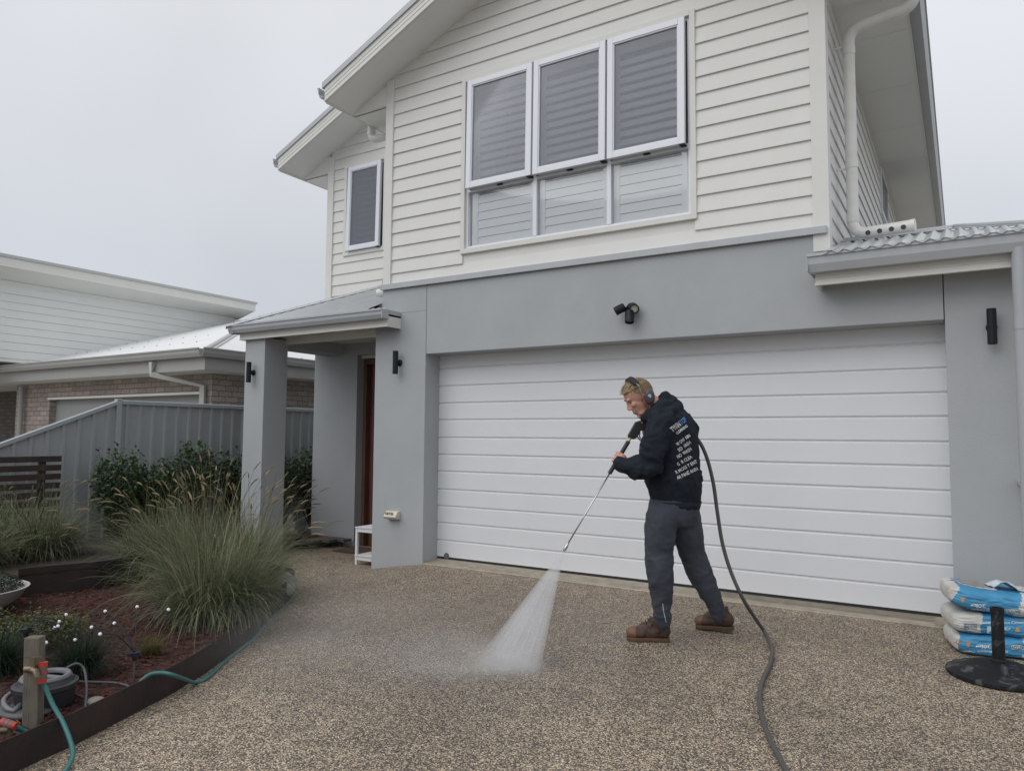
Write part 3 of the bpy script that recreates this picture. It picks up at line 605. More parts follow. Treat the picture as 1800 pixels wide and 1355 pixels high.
# lower roof: front slope, hip, side slope
E0 = 2.52; sl = .314
XS = -9.28; YS = 6.62
hipL = 5.9
P1 = (-22, YS, E0); P2 = (XS, YS, E0); P3 = (XS - 3.2, YS + 3.2, E0 + sl * 3.2); P4 = (-22, YS + 5.6, E0 + sl * 5.6); P3b = (XS - 5.4, YS + 5.4, E0 + sl * 5.4)
def ribroof(poly, nvec, o, name, parent):
    return MB().prism(poly, (0, 0, -.02)).build(name, WROOF, parent)
NR = MB().prism([P1, P2, P3b, (-22, YS + 5.4, E0 + sl * 5.4)], (0, 0, -.02)).prism([P2, (XS, 20, E0), (XS - 5.4, 20, E0 + sl * 5.4), P3b], (0, 0, -.02)).build('lower_roof', WROOF, NH)
MB().tube([Vector(P2) + Vector((0, 0, .01)), Vector(P3b) + Vector((0, 0, .01))], .035, 8).prism([(P2[0] - .12, P2[1], P2[2] + .012), (P2[0], P2[1] + .12, P2[2] + .012), (P3b[0], P3b[1] + .12, P3b[2] + .012), (P3b[0] - .12, P3b[1], P3b[2] + .012)], (0, 0, .004)).build('hip_capping', mat('neighbour_capping', (.55, .555, .55), .5), NR)
for k in range(3):
    for i in range(16):
        y = YS + .25 + k * .9; x = XS - .9 - k * .95 - i * .38
        MB().lathe([(.012, 0), (.012, .012), (.001, .014)], (x, y, E0 + sl * (y - YS)), 5).build('roof_screw', NGREY, NR)
for k in range(2):
    for i in range(12):
        x = XS - .25 - k * .9; y = YS + .9 + k * .95 + i * .38
        MB().lathe([(.012, 0), (.012, .012), (.001, .014)], (x, y, E0 + sl * (XS - x)), 5).build('roof_screw', NGREY, NR)
gp = MB(); gutter(gp, (-22, YS, E0 + .02), (XS + .0, YS, E0 + .02), (0, -1, 0), .115, .11); gp.build('gutter', NGREY, NH)
gp = MB(); gutter(gp, (XS, YS - .10, E0 + .02), (XS, 20, E0 + .02), (1, 0, 0), .115, .11); gp.build('gutter', NGREY, NH)
MB().box(-22, XS + .0, YS + .002, YS + .03, 2.24, 2.44).build('fascia', NGREY, NH)
MB().box(XS - .03, XS, YS + .03, 20, 2.24, 2.44).build('fascia', NGREY, NH)
MB().box(-22, XS - .03, YS + .03, NY, 2.235, 2.245).box(NX, XS - .03, NY, 20, 2.235, 2.245).build('soffit', NTRIM, NH)
MB().tube([(-10.5, YS - .03, 2.40), (-10.5, YS - .03, 2.22), (-9.83, NY - .06, 2.04), (-9.83, NY - .06, -.2)], .055, 4).build('downpipe', mat('neighbour_pipe', (.50, .50, .47), .5), NH)
# upper storey
NU = MB().box(-22, -15.02, 7.0, 11.5, 2.3, 4.13).box(-22, -15.02, 5.6, 7.0, 2.62, 4.13).build('upper_wall', NBOARD, NH)
m = MB(); z = 4.13 - .10
while z > 2.3: m.box(-15.02, -15.0, 5.6 if z > 2.78 else 6.95, 11.5, z - .142, z); z -= .150
m.build('cladding', NBOARD, NU)
MB().prism([(-15.01, 5.0, 4.132), (-14.42, 5.0, 4.272), (-14.42, 5.0, 4.284), (-15.01, 5.0, 4.144)], (0, 6.58, 0)).build('upper_soffit', NTRIM, NU)
m = MB().box(-14.42, -14.40, 5.0, 11.6, 4.262, 4.425).box(-14.425, -14.395, 5.0, 11.6, 4.31, 4.32).box(-14.425, -14.395, 5.0, 11.6, 4.36, 4.37).prism([(-23, 11.58, 4.05), (-15.0, 11.58, 4.10), (-14.42, 11.58, 4.262), (-14.42, 11.58, 4.42), (-23, 11.58, 4.42)], (0, .02, 0))
m.build('upper_fascia', NTRIM, NU)
MB().box(-23, -14.37, 4.98, 11.63, 4.427, 4.478).build('upper_roof', mat('neighbour_roof_edge', (.50, .51, .50), .5), NU)
# ================================================================== GARDEN BED
edge_px = [(50, 1351), (131, 1314), (258, 1247), (311, 1218), (373, 1177), (442, 1121), (467, 1090), (500, 1060), (516, 1038)]
EP = [Zp(x, y, -.15) for x, y in edge_px]
EP = [EP[0] + (EP[0] - EP[2]) * 1.6 + Vector((-.05, 0, 0))] + EP
for p_ in EP: p_.z = 0
EP += [Vector((-5.62, 5.05, 0)), Vector((-6.0, 5.12, 0)), Vector((-6.8, 5.35, 0)), Vector((-7.4, 5.75, 0))]
def smooth_path(P, n=6):
    out = []
    for i in range(len(P) - 1):
        p0, p1, p2, p3 = P[max(i - 1, 0)], P[i], P[i + 1], P[min(i + 2, len(P) - 1)]
        for k in range(n):
            t = k / n; out.append(.5 * ((2 * p1) + (p2 - p0) * t + (2 * p0 - 5 * p1 + 4 * p2 - p3) * t * t + (3 * p1 - p0 - 3 * p2 + p3) * t ** 3))
    return out + [P[-1]]
SP = smooth_path(EP)
CORTEN = mat('rusted_steel', (.034, .019, .017), .7, var=.4, vscale=6, bump=.3, bscale=60, col2=(.014, .010, .011))
def strip(path, z0f, z1f, th=.006):
    m = MB(); n = len(path); nr = []
    for i in range(n):
        d = (path[min(i + 1, n - 1)] - path[max(i - 1, 0)]).normalized(); nr.append(Vector((-d.y, d.x, 0)) * th)
    m.loft([[Vector((p.x, p.y, z0f(p))) , Vector((p.x, p.y, z1f(p))), Vector((p.x, p.y, z1f(p))) + q, Vector((p.x, p.y, z0f(p))) + q] for p, q in zip(path, nr)]); return m
strip(SP, lambda p: -.25, lambda p: .018).build('garden_edging', CORTEN, smooth=30, label='dark rusted steel edging strip along the garden bed and driveway', cat='garden edging', org=(-4, 3, -.1))
def edge_x(y):
    for i in range(len(SP) - 1):
        if SP[i].y <= y <= SP[i + 1].y: t = (y - SP[i].y) / (SP[i + 1].y - SP[i].y + 1e-9); return SP[i].x + (SP[i + 1].x - SP[i].x) * t
    return SP[0].x if y < SP[0].y else -7.45
def soil_z(x, y): return -.045 + .02 * noise.noise(Vector((x * 2, y * 2, 0)))
MUL0 = mat('bark_soil', (.045, .022, .018), .95, var=.4, vscale=30, bump=.8, bscale=90)
m = MB(); m.grid(60, 110, lambda u, v: (lambda y: (lambda x: (x, y, soil_z(x, y)))(-8.7 + (edge_x(y) - .012 + 8.7) * u))(-1 + 8.3 * v)); m.build('garden_soil', MUL0, kind='structure', smooth='all')
m = MB(); rnd = random.Random(3)
for i in range(15000):
    y = rnd.uniform(1.0, 5.6) if i % 4 else rnd.uniform(1.2, 3.6); x = rnd.uniform(max(-8.5, -6.9 if i % 4 == 0 else -8.5), edge_x(y) - .03)
    z = soil_z(x, y) + rnd.uniform(.002, .02); a = rnd.uniform(0, 6.28); ln = rnd.uniform(.010, .032); w_ = rnd.uniform(.003, .007)
    d = Vector((math.cos(a), math.sin(a), rnd.uniform(-.35, .35))); s_ = Vector((-d.y, d.x, rnd.uniform(-.5, .5))); P = Vector((x, y, z))
    m.add([P - d * ln - s_ * w_, P + d * ln - s_ * w_ * .6, P + d * ln * .9 + s_ * w_, P - d * ln * .8 + s_ * w_ * .8, P + Vector((0, 0, .004))], [(0, 1, 4), (1, 2, 4), (2, 3, 4), (3, 0, 4)])
m.build('bark_mulch', island_mat('red_bark', [(.035, .014, .011), (.075, .024, .018), (.11, .034, .024), (.05, .02, .015), (.15, .06, .04)], .9, 0), kind='stuff', fix=False)
# raised corten bed behind
RB = smooth_path([Zp(30, 1052, -.04), Zp(75, 1046, -.04), Zp(130, 1040, -.04), Zp(180, 1034, -.04), Vector((-6.55, 4.05, 0)), Vector((-6.9, 4.55, 0)), Vector((-7.6, 4.9, 0))])
RBo = thing('raised_bed', 'dark rusted steel raised bed in front of the slatted screen', 'garden bed', (-6.9, 3.4, -.05))
strip(RB, lambda p: -.1, lambda p: .20).build('bed_wall', CORTEN, RBo, smooth=40)
m = MB(); m.prism([(p.x, p.y, .13) for p in RB] + [(-8.2, 4.9, .13), (-8.2, RB[0].y, .13)], (0, 0, .02)); m.build('bed_soil', mat('gravel_soil', (.06, .05, .04), .95, var=.4, vscale=50, bump=.6, bscale=120), RBo)
# ---- grasses
def grass(name, label, c, n, Lr, lean, width, cols, heads=0, headcol=None, group=None, cat='grass', seed=0, base_r=.08, stiff=1.0, head_len=(.07, .13), stem_h=(.85, 1.15), fuzz=True, asym=(0, 0)):
    rn = random.Random(seed); c = Vector(c); t = thing(name, label, cat, c, group); m = MB()
    tf = [(rn.uniform(0, 6.283), base_r * 1.5 * math.sqrt(rn.random()), rn.uniform(.55, 1.5), rn.uniform(.65, 1.12), rn.gauss(0, .25), rn.gauss(0, .25)) for _ in range(14)]
    for i in range(n):
        ta, tr_, tl, tL, bx1, by1 = tf[min(int(rn.random() ** 1.3 * 14), 13)]
        a = rn.uniform(0, 6.283); rr = base_r * .35 * math.sqrt(rn.random()); b0 = c + Vector((math.cos(a) * rr + math.cos(ta) * tr_, math.sin(a) * rr + math.sin(ta) * tr_, 0))
        v_ = Vector((math.cos(a) + math.cos(ta) * tr_ * 2.2 + bx1, math.sin(a) + math.sin(ta) * tr_ * 2.2 + by1, 0)); a = math.atan2(v_.y, v_.x); Ln = rn.uniform(*Lr) * tL; ln = abs(rn.gauss(lean, lean * .55)) * tl
        if rn.random() < .10: Ln *= 1.25; ln *= .6
        if rn.random() < .14: ln *= 2.0; Ln *= .8
        d = Vector((math.cos(a) + asym[0], math.sin(a) + asym[1], 0)); pts = []
        th = rn.uniform(.03, .75) * stiff; p = b0.copy(); k = 7; w0 = width * rn.uniform(.7, 1.2); side = Vector((-d.y, d.x, 0)).normalized()
        cv = rn.uniform(.5, 1.5) * ln
        for j in range(k + 1):
            pts.append(p.copy()); p = p + (d * math.sin(th) + Vector((0, 0, math.cos(th)))) * (Ln / k); th += cv * 1.9 / k * (1 + .6 * j / k)
            if p.z < c.z + .01: p.z = c.z + .01 + rn.random() * .02
        vs = []; tw = side + Vector((0, 0, rn.uniform(-.4, .4)))
        for j, q in enumerate(pts):
            w = w0 * (1 - (j / k) ** 2 * .9); vs += [q - tw * w, q + tw * w]
        m.add(vs, [(2 * j, 2 * j + 1, 2 * j + 3, 2 * j + 2) for j in range(k)])
    m.build('blades', MATS.get(name + str(cols)) or island_mat(name + str(cols), cols, .6, .3), t, fix=False)
    if heads:
        m = MB(); hh = MB()
        for i in range(heads):
            a = rn.uniform(0, 6.283); d = Vector((math.cos(a) + asym[0], math.sin(a) + asym[1], 0)); Ln = rn.uniform(*stem_h) * Lr[1]; th = rn.uniform(.02, .85 if i % 3 == 0 else .5); p = c + d * base_r * rn.random(); cv = rn.uniform(.1, .9); pts = []
            for j in range(9): pts.append(p.copy()); p = p + (d * math.sin(th) + Vector((0, 0, math.cos(th)))) * Ln / 8; th += cv / 8
            m.tube(pts, [.0014] * 9, 3); D = (pts[-1] - pts[-2]).normalized(); D = (D + Vector((0, 0, -.25 * rn.random())) + d * .15).normalized(); hl = rn.uniform(*head_len); r0 = rn.uniform(.0045, .0075)
            ax = [pts[-1] + D * hl * u + Vector((0, 0, -.25 * hl * u * u)) for u in (0, .25, .5, .75, 1)]
            hh.tube(ax, [r0 * .5, r0, r0 * .95, r0 * .7, r0 * .15], 5)
            if fuzz:
                for q in range(26):
                    u = rn.random(); P = ax[0].lerp(ax[4], u); v = Vector((rn.gauss(0, 1), rn.gauss(0, 1), rn.gauss(0, 1))).normalized(); v = (v - D * v.dot(D) + D * .9).normalized(); s_ = v.orthogonal().normalized() * .0009
                    hh.add([P - s_, P + s_, P + v * rn.uniform(.012, .022)], [(0, 1, 2)])
        m.build('stems', island_mat(name + 'stem' + str(seed), [(.13, .13, .06), (.20, .17, .09)], .7, .2), t, fix=False)
        hh.build('seed_heads', MATS.get('sh' + str(headcol)) or island_mat('sh' + str(headcol), headcol, .85, .35), t, fix=False)
    return t
GR1 = [(.05, .07, .04), (.10, .13, .07), (.20, .235, .125), (.08, .11, .06), (.30, .31, .19), (.16, .19, .10), (.46, .40, .28)]
GR2 = [(.018, .036, .014), (.03, .06, .02), (.05, .085, .03), (.08, .10, .04)]
TAN = [(.30, .23, .155), (.42, .34, .23), (.24, .19, .125), (.33, .30, .17)]
grp = 'fountain grasses along the garden bed'
grass('fountain_grass', 'largest green fountain grass arching over the bed beside the rusted edging', (-4.74, 3.52, -.05), 3000, (.50, 1.05), .66, .0024, GR1, 30, TAN, grp, seed=1, base_r=.15)
grass('fountain_grass', 'fountain grass in the corner of the bed nearest the porch column', (-5.45, 4.42, -.05), 2500, (.45, .95), .62, .0024, GR1, 34, TAN, grp, seed=2, base_r=.15)
grass('fountain_grass', 'fountain grass behind the largest one, full of pale seed heads', (-5.65, 4.15, -.05), 2200, (.45, .98), .55, .0024, GR1, 44, TAN, grp, seed=3, base_r=.14)
grass('fountain_grass', 'fountain grass growing below the hedge by the grey fence', (-6.75, 4.35, .0), 1900, (.45, .85), .55, .0024, GR1, 22, TAN, grp, seed=4, base_r=.14)
grass('fountain_grass', 'upright fountain grass in the raised bed before the slatted screen', (-7.55, 3.62, .14), 2200, (.38, .74), .6, .0028, GR1, 18, TAN, grp, seed=5, base_r=.16)
grass('fountain_grass', 'fountain grass at the left edge of the raised bed', (-7.3, 3.05, .14), 1700, (.35, .70), .6, .0028, GR1, 10, TAN, grp, seed=15, base_r=.16)
grass('fountain_grass', 'brown seeded fountain grass between porch column and entry wall', (-8.05, 6.55, -.05), 700, (.4, .7), .45, .003, [(.05, .05, .02), (.13, .09, .05), (.09, .06, .035)], 90, [(.20, .14, .10), (.27, .20, .14), (.15, .10, .08)], grp, seed=6, base_r=.22, stem_h=(.7, 1.3), head_len=(.08, .14))
grass('grass_tuft', 'small yellow green tuft beside the black light stake', G(265, 1155, .1) * 1, 420, (.10, .20), .35, .0016, [(.10, .10, .03), (.16, .13, .05), (.07, .08, .03)], group='small tufts in the red bark', seed=7, base_r=.03)
grass('grass_tuft', 'dark green tuft behind the wooden tap post', Vector((-4.30, 2.30, -.05)), 1500, (.18, .38), .75, .0015, [(.016, .028, .018), (.03, .048, .03), (.02, .035, .02)], group='small tufts in the red bark', seed=8, base_r=.05)
grass('grass_tuft', 'dark green tuft left of the grey lidded drum', Vector((-4.70, 2.10, -.05)), 1500, (.18, .38), .75, .0015, [(.016, .028, .018), (.03, .048, .03), (.02, .035, .02)], group='small tufts in the red bark', seed=9, base_r=.06)
# ---- shrubs with leaves
def shrub(name, label, c, rad, n, leaf, cols, group=None, cat='shrub', seed=0, trunk=.0, shoots=14, up=.35):
    rn = random.Random(seed); c = Vector(c); t = thing(name, label, cat, c, group); m = MB(); st = MB()
    cen = c + Vector((0, 0, trunk + rad[2])); tips = []
    for i in range(shoots):
        a = rn.uniform(0, 6.283); u = rn.uniform(-.2, 1); v = Vector((math.cos(a) * math.sqrt(1 - u * u * .8) * rad[0], math.sin(a) * math.sqrt(1 - u * u * .8) * rad[1], u * rad[2])) * rn.uniform(.75, 1.18)
        tip = cen + v; base = c + Vector((rn.uniform(-.04, .04), rn.uniform(-.04, .04), 0)); mid = base.lerp(tip, .5) + Vector((0, 0, .06)); tips.append((base, mid, tip)); st.tube([base, mid, tip], [.009, .005, .0015], 5)
    for i in range(n):
        b, md, tp = rn.choice(tips); u = rn.uniform(.35, 1.03); P = b.lerp(md, u).lerp(md.lerp(tp, u), u) if u < 1 else tp
        P = P + Vector((rn.gauss(0, .05), rn.gauss(0, .05), rn.gauss(0, .045))) * (1.5 - .8 * u)
        if i % 3 == 0:
            q = Vector((rn.gauss(0, 1), rn.gauss(0, 1), rn.gauss(0, 1))).normalized(); q = Vector((q.x * rad[0], q.y * rad[1], q.z * rad[2])) * rn.uniform(.55, .95); P = cen + q
        d = Vector((rn.gauss(0, 1), rn.gauss(0, 1), rn.gauss(up, .7))).normalized(); s_ = d.cross(Vector((rn.gauss(0, .5), rn.gauss(0, .5), 1))).normalized(); nn = s_.cross(d); l_ = leaf * rn.uniform(.6, 1.25); w = l_ * .30
        m.add([P, P + d * l_ * .45 + s_ * w + nn * w * .25, P + d * l_, P + d * l_ * .45 - s_ * w + nn * w * .25, P + d * l_ * .5], [(0, 1, 4), (1, 2, 4), (2, 3, 4), (3, 0, 4)])
    st.build('stems', mat('shrub_bark', (.05, .035, .025), .9), t, smooth='all'); m.build('foliage', MATS.get(name + 'leaf' + str(cols)) or island_mat(name + 'leaf' + str(cols), cols, .38, .2, .5), t, fix=False)
    return t
HG = [(.018, .038, .018), (.03, .06, .022), (.05, .10, .03), (.025, .05, .02), (.09, .17, .045), (.022, .045, .02)]
hl = ['hedge shrub with drooping leaves nearest the street on the fence line', 'hedge shrub second from the street along the grey fence', 'tallest hedge shrub along the grey fence', 'hedge shrub just left of the porch column', 'hedge shrub directly behind the porch column', 'hedge shrub seen between porch column and entry wall']
for i, (y, r, h) in enumerate(((4.80, .30, .36), (5.24, .27, .29), (5.76, .34, .41), (6.40, .32, .33), (7.0, .36, .36), (7.75, .40, .37))):
    shrub('hedge_shrub', hl[i], (-8.22, y, -.05), (.30, r, h), 2100, .055, HG, 'leafy shrubs along the fence', seed=20 + i, trunk=.45 + (.03 if i == 2 else 0), shoots=26)
shrub('juniper', 'low yellow green juniper behind the wooden tap post', (-5.15, 2.50, -.06), (.38, .30, .10), 4500, .022, [(.03, .045, .012), (.07, .085, .02), (.12, .12, .03)], seed=30, shoots=20, group='low junipers', trunk=0)
shrub('juniper', 'low green juniper at the left edge below the white bowl', (-5.60, 2.20, -.06), (.36, .30, .11), 4500, .022, [(.02, .035, .012), (.05, .07, .02), (.09, .10, .025)], seed=31, shoots=20, group='low junipers', trunk=0)
# white bowl with grey green succulent
bc = Vector((-6.42, 2.62, -.045)); bw = thing('bowl_planter', 'wide white bowl of grey green plants on the red bark', 'planter', bc)
MB().lathe([(.001, 0), (.14, 0), (.24, .03), (.34, .10), (.40, .185), (.405, .19), (.385, .19), (.32, .10), (.001, .09)], bc, 40).build('bowl', mat('glazed_white', (.46, .44, .42), .5, var=.06, vscale=6), bw, smooth=40)
MB().lathe([(.001, .13), (.345, .135), (.001, .14)], bc, 24).build('potting_soil', MUL0, bw)
m = MB(); rn = random.Random(5)
for i in range(2600):
    a = rn.uniform(0, 6.28); r = .36 * math.sqrt(rn.random()); P = bc + Vector((math.cos(a) * r, math.sin(a) * r, .14 + rn.random() * .16 * (1 - (r / .42) ** 2) + .02)); d = Vector((rn.gauss(0, 1), rn.gauss(0, 1), rn.gauss(.6, .6))).normalized(); s_ = d.orthogonal().normalized(); l_ = rn.uniform(.015, .035)
    m.add([P, P + d * l_ * .5 + s_ * l_ * .25, P + d * l_, P + d * l_ * .5 - s_ * l_ * .25], [(0, 1, 2, 3)])
m.build('foliage', island_mat('succulent', [(.03, .04, .032), (.06, .075, .06), (.10, .11, .09), (.045, .05, .035)], .6, .15), bw, fix=False)
# pale rock beside the edging corner
m = MB(); c = Vector((-5.28, 4.62, -.02)); m.ball(c, (.17, .13, .11), 18); o = m.build('garden_rock', mat('pale_rock', (.36, .36, .35), .85, var=.15, vscale=10, bump=.4, bscale=30), smooth='all', label='pale rounded rock in the bed corner under the fountain grass', cat='rock', org=c)
for v in o.data.vertices: v.co *= 1 + .22 * noise.noise(v.co * 9)
c = Zp(170, 1236, -.03); m = MB(); m.ball(c + Vector((0, 0, .01)), (.055, .04, .022), 16); m.build('garden_rock', mat('buff_rock', (.22, .20, .165), .9, var=.15, vscale=20), smooth='all', label='small buff stone at the end of the grey conduit by the edging', cat='rock', org=c)
# ---- tap post
pc = Vector((-3.745, 1.83, -.09)); OLDW = mat('weathered_post', (.19, .17, .13), .9, var=.35, vscale=7, bump=.6, bscale=22, bstretch=(7, 7, .5), col2=(.10, .09, .075))
tp = thing('tap_post', 'weathered grey wooden post carrying a garden tap', 'tap post', pc)
vx = Vector((.85, .52, 0)); vy = Vector((-.52, .85, 0))
Mz = Matrix.Translation(pc) @ Matrix((vx, vy, Vector((0, 0, 1)))).transposed().to_4x4() @ Matrix.Rotation(R(-1.5), 4, 'Y')
MB().box(-.037, .037, -.022, .03, -.1, .455, Mz).build('post', OLDW, tp, bevel=.006)
BRASS = mat('old_brass', (.20, .165, .11), .45, metal=.6, var=.25, vscale=25); ORNG = mat('orange_plastic', (.42, .055, .035), .4); GRYP = mat('grey_rubber', (.12, .12, .12), .6)
tq = Mz @ Vector((.03, -.045, .32)); tm = MB(); tm.tube([Mz @ Vector((.02, .0, .32)), Mz @ Vector((.03, -.06, .32)), Mz @ Vector((.055, -.07, .318)), Mz @ Vector((.062, -.07, .29))], .014, 12); tm.tube([Mz @ Vector((.03, -.05, .325)), Mz @ Vector((.03, -.05, .375))], .009, 10); tm.box(-.012, .072, -.055, -.045, .370, .378, Mz); tm.tube([Mz @ Vector((-.02, -.03, .315)), Mz @ Vector((.02, -.03, .315))], .016, 10)
tm.build('tap', BRASS, tp, smooth=40)
hx = Mz @ Vector((.062, -.07, .0)); hz = Q(77, 1162, 3.42).z
def conn(mb, P, D, L=.085, r=.019):
    P = Vector(P); D = Vector(D).normalized()
    mb.cur = 0; mb.lathe([(.001, 0), (r, 0), (r, L * .22), (.001, L * .22)], P, 16, D); mb.cur = 1; mb.lathe([(.001, L * .2), (r * .95, L * .2), (r * .95, L * .42), (.001, L * .42)], P, 16, D)
    mb.cur = 0; mb.lathe([(.001, L * .4), (r, L * .4), (r, L * .52), (.001, L * .52)], P, 16, D); mb.cur = 1; mb.lathe([(.001, L * .5), (r * .95, L * .5), (r * .95, L * .76), (.001, L * .76)], P, 16, D); mb.cur = 0; mb.lathe([(.001, L * .74), (r, L * .74), (r * .85, L), (.001, L)], P, 16, D)
t0 = 3.42
A1 = Q(75.5, 1163, t0); cn = MB(); conn(cn, A1, (0.03, 0, -1), .095, .020)
HOSE = mat('teal_hose', (.035, .145, .14), .45, var=.12, vscale=8)
hs_ = thing('garden_hose', 'teal hose hanging from the orange tap connector over the edging', 'hose', A1)
cn.build('connector', [ORNG, GRYP], hs_, smooth=35)
pth = smooth_path([A1 + Vector((0, 0, -.09)), Q(80, 1208, t0), Q(92, 1236, t0 - .02), Q(109, 1266, t0 - .06), Q(122, 1297, t0 - .12), Q(128, 1325, t0 - .2), Q(118, 1350, t0 - .28), Q(95, 1385, t0 - .36), Q(60, 1420, t0 - .42)], 8)
MB().tube(pth, .0105, 12).build('hose_pipe', HOSE, hs_, smooth='all')
h2 = thing('garden_hose', 'teal hose crossing the edging and lying along the driveway side', 'hose', Zp(300, 1195, -.0))
pts = [Zp(236, 1212, -.03), Zp(247, 1198, .0), Zp(263, 1185, .03)]
pts += [Zp(285, 1182, .035), Zp(305, 1186, .02), Zp(325, 1193, -.04), G(345, 1199, .012), G(365, 1190, .012), G(400, 1158, .012), G(440, 1127, .012), G(466, 1100, .012), G(488, 1078, .012), G(508, 1058, .012), G(520, 1046, .012)]
MB().tube(smooth_path(pts, 8), .0105, 12).build('hose_pipe', HOSE, h2, smooth='all')
# lower fitting at the left edge
lf = thing('hose_fitting', 'orange and brass hose fitting low at the left edge of the bed', 'hose fitting', Q(10, 1275, 3.25))
cn = MB(); conn(cn, Q(2, 1268, 3.25), (.85, .5, -.25), .07, .018); cn.build('connector', [ORNG, GRYP], lf, smooth=35)
MB().tube([Q(14, 1275, 3.25), Q(18, 1305, 3.25), Q(18, 1330, 3.25)], .016, 10).tube([Q(-4, 1284, 3.22), Q(12, 1282, 3.24)], .014, 10).build('valve', BRASS, lf, smooth=40)
MB().tube(smooth_path([Q(20, 1273, 3.26), Q(35, 1281, 3.3), Q(52, 1290, 3.34), Q(66, 1305, 3.38)], 5), .0105, 12).build('hose_pipe', mat('bright_teal_hose', (.03, .22, .22), .4), lf, smooth='all')
# drum
dc = Zp(78, 1240, -.04); dc.z = -.05; DR2 = thing('lidded_drum', 'squat dark drum with grey ring lid behind the tap post', 'drum', dc)
BLKP = mat('black_plastic', (.028, .03, .034), .45, var=.15, vscale=10); GLD = mat('grey_plastic', (.15, .155, .17), .4)
MB().lathe([(.001, 0), (.10, 0), (.125, .02), (.138, .10), (.145, .105), (.145, .125), (.128, .13), (.12, .145), (.001, .145)], dc, 36).build('drum_body', BLKP, DR2, smooth=35)
m = MB(); m.lathe([(.085, .145), (.112, .145), (.115, .155), (.108, .165), (.092, .165), (.085, .155), (.085, .145)], dc, 36); m.box(-.09, .09, -.02, .02, .146, .158, Matrix.Translation(dc) @ Matrix.Rotation(R(20), 4, 'Z')); m.build('lid', GLD, DR2, smooth=35)
hd = [dc + Vector((math.cos(R(a)) * .17, math.sin(R(a)) * .17, .04 + .03 * math.cos(R(a - 200)))) for a in range(130, 290, 12)]
MB().tube([dc + Vector((math.cos(R(130)) * .13, math.sin(R(130)) * .13, .06))] + hd + [dc + Vector((math.cos(R(285)) * .13, math.sin(R(285)) * .13, .06))], .013, 10).build('handle', GLD, DR2, smooth='all')
CND = mat('grey_conduit', (.075, .075, .08), .55)
cdt = [('grey conduit looping up from the drum and down to the bark', smooth_path([Zp(106, 1186, .07), Zp(120, 1172, .10), Zp(136, 1166, .11), Zp(148, 1176, .08), Zp(152, 1205, .02), Zp(150, 1245, -.035)], 6)),
       ('straight grey conduit running from the drum to the light stake', smooth_path([Zp(122, 1197, .0), Zp(160, 1198, -.02), Zp(205, 1200, -.03), Zp(232, 1208, -.04)], 5)),
       ('short grey conduit from the drum to the buff stone', smooth_path([Zp(120, 1213, .0), Zp(145, 1225, -.02), Zp(172, 1236, -.035)], 5))]
for lb, P in cdt: MB().tube(P, .007, 8).build('conduit', CND, smooth='all', label=lb, cat='conduit', group='grey conduits round the drum', org=P[0])
MB().ball(Zp(45, 1245, -.03), (.16, .12, .03), 16).build('plastic_sheet', mat('grey_film', (.07, .07, .075), .5, bump=.8, bscale=14), smooth='all', label='crumpled dark sheet on the bark under the drum', cat='sheet', org=Zp(45, 1245, -.03))
# solar firefly lights
WB = mat('white_bulb', (.85, .87, .92), .25)
def firefly(base, head, bulbs, label):
    t = thing('garden_light', label, 'garden light', base, 'stake lights with white bulbs')
    MB().tube([base, head + Vector((0, 0, -.03))], .005, 8).build('stake', mat('grey_stake', (.10, .085, .075), .6), t)
    MB().lathe([(.001, -.035), (.012, -.03), (.014, 0), (.026, .004), (.026, .012), (.001, .014)], head, 14).box(-.035, .035, -.02, .02, -.008, .004, Matrix.Translation(head)).build('light_head', BLACK, t, smooth=35)
    for b in bulbs:
        mid = head.lerp(b, .5) + Vector((0, 0, .045)); P = smooth_path([head + Vector((0, 0, .01)), mid, b], 6); MB().tube(P, .0026, 5).build('wire', BLACK, t)
        w = MB().ball(b, .0095, 12).build('bulb', WB, t, smooth='all')
hb = Zp(235, 1206, -.04); t1 = (Zp(235, 1206, -.04) - CAM).dot(CF)
firefly(hb, Q(237, 1150, t1), [Q(x, y, t1 + dt) for x, y, dt in ((185, 1074, .25), (241, 1066, .3), (296, 1071, .2), (201, 1095, .12), (161, 1102, .1), (176, 1114, -.05))], 'black stake light with white bulbs beside the yellow green tuft')
h2_ = Zp(52, 1200, -.04); t2 = (h2_ - CAM).dot(CF)
firefly(h2_, Q(46, 1108, t2), [Q(x, y, t2 + dt) for x, y, dt in ((116, 1080, .2), (104, 1092, .15), (95.5, 1103, .1), (102, 1100, .05), (81, 1129, -.15), (132, 1124, .05))], 'black stake light with white bulbs behind the wooden tap post')
#@@PART3
# ================================================================== PERSON WITH PRESSURE LANCE
LB = G(1141, 1129); T0 = (LB - CAM).dot(CF)
def P_(x, y, d=0.0): return Q(x, y, T0 + d)
RT = Vector((CR.x, CR.y, 0)).normalized(); DP = Vector((CF.x, CF.y, 0)).normalized(); UP = Vector((0, 0, 1))
person = thing('person', 'person in black hoodie, ear muffs and brown work boots spraying the driveway', 'person', G(1200, 1122))
def wrinkle(o, amp, scale, aniso=(1, 1, 1), seed=0, mask=None):
    me = o.data; me.calc_loop_triangles(); ns_ = [v.normal.copy() for v in me.vertices]
    for v, nn in zip(me.vertices, ns_):
        q = Vector((v.co.x * aniso[0], v.co.y * aniso[1], v.co.z * aniso[2])) * scale + Vector((seed, seed, seed))
        q += Vector((noise.noise(q * .6), noise.noise(q * .6 + Vector((9, 0, 0))), noise.noise(q * .6 + Vector((0, 9, 0))))) * .8
        w = 1 - abs(noise.noise(q)) * 2.2
        v.co += nn * amp * w * (mask(v.co) if mask else 1)
    me.update()
HOOD = mat('black_fleece', (.013, .0175, .026), .88, var=.25, vscale=10, bump=.25, bscale=420, spec=.25)
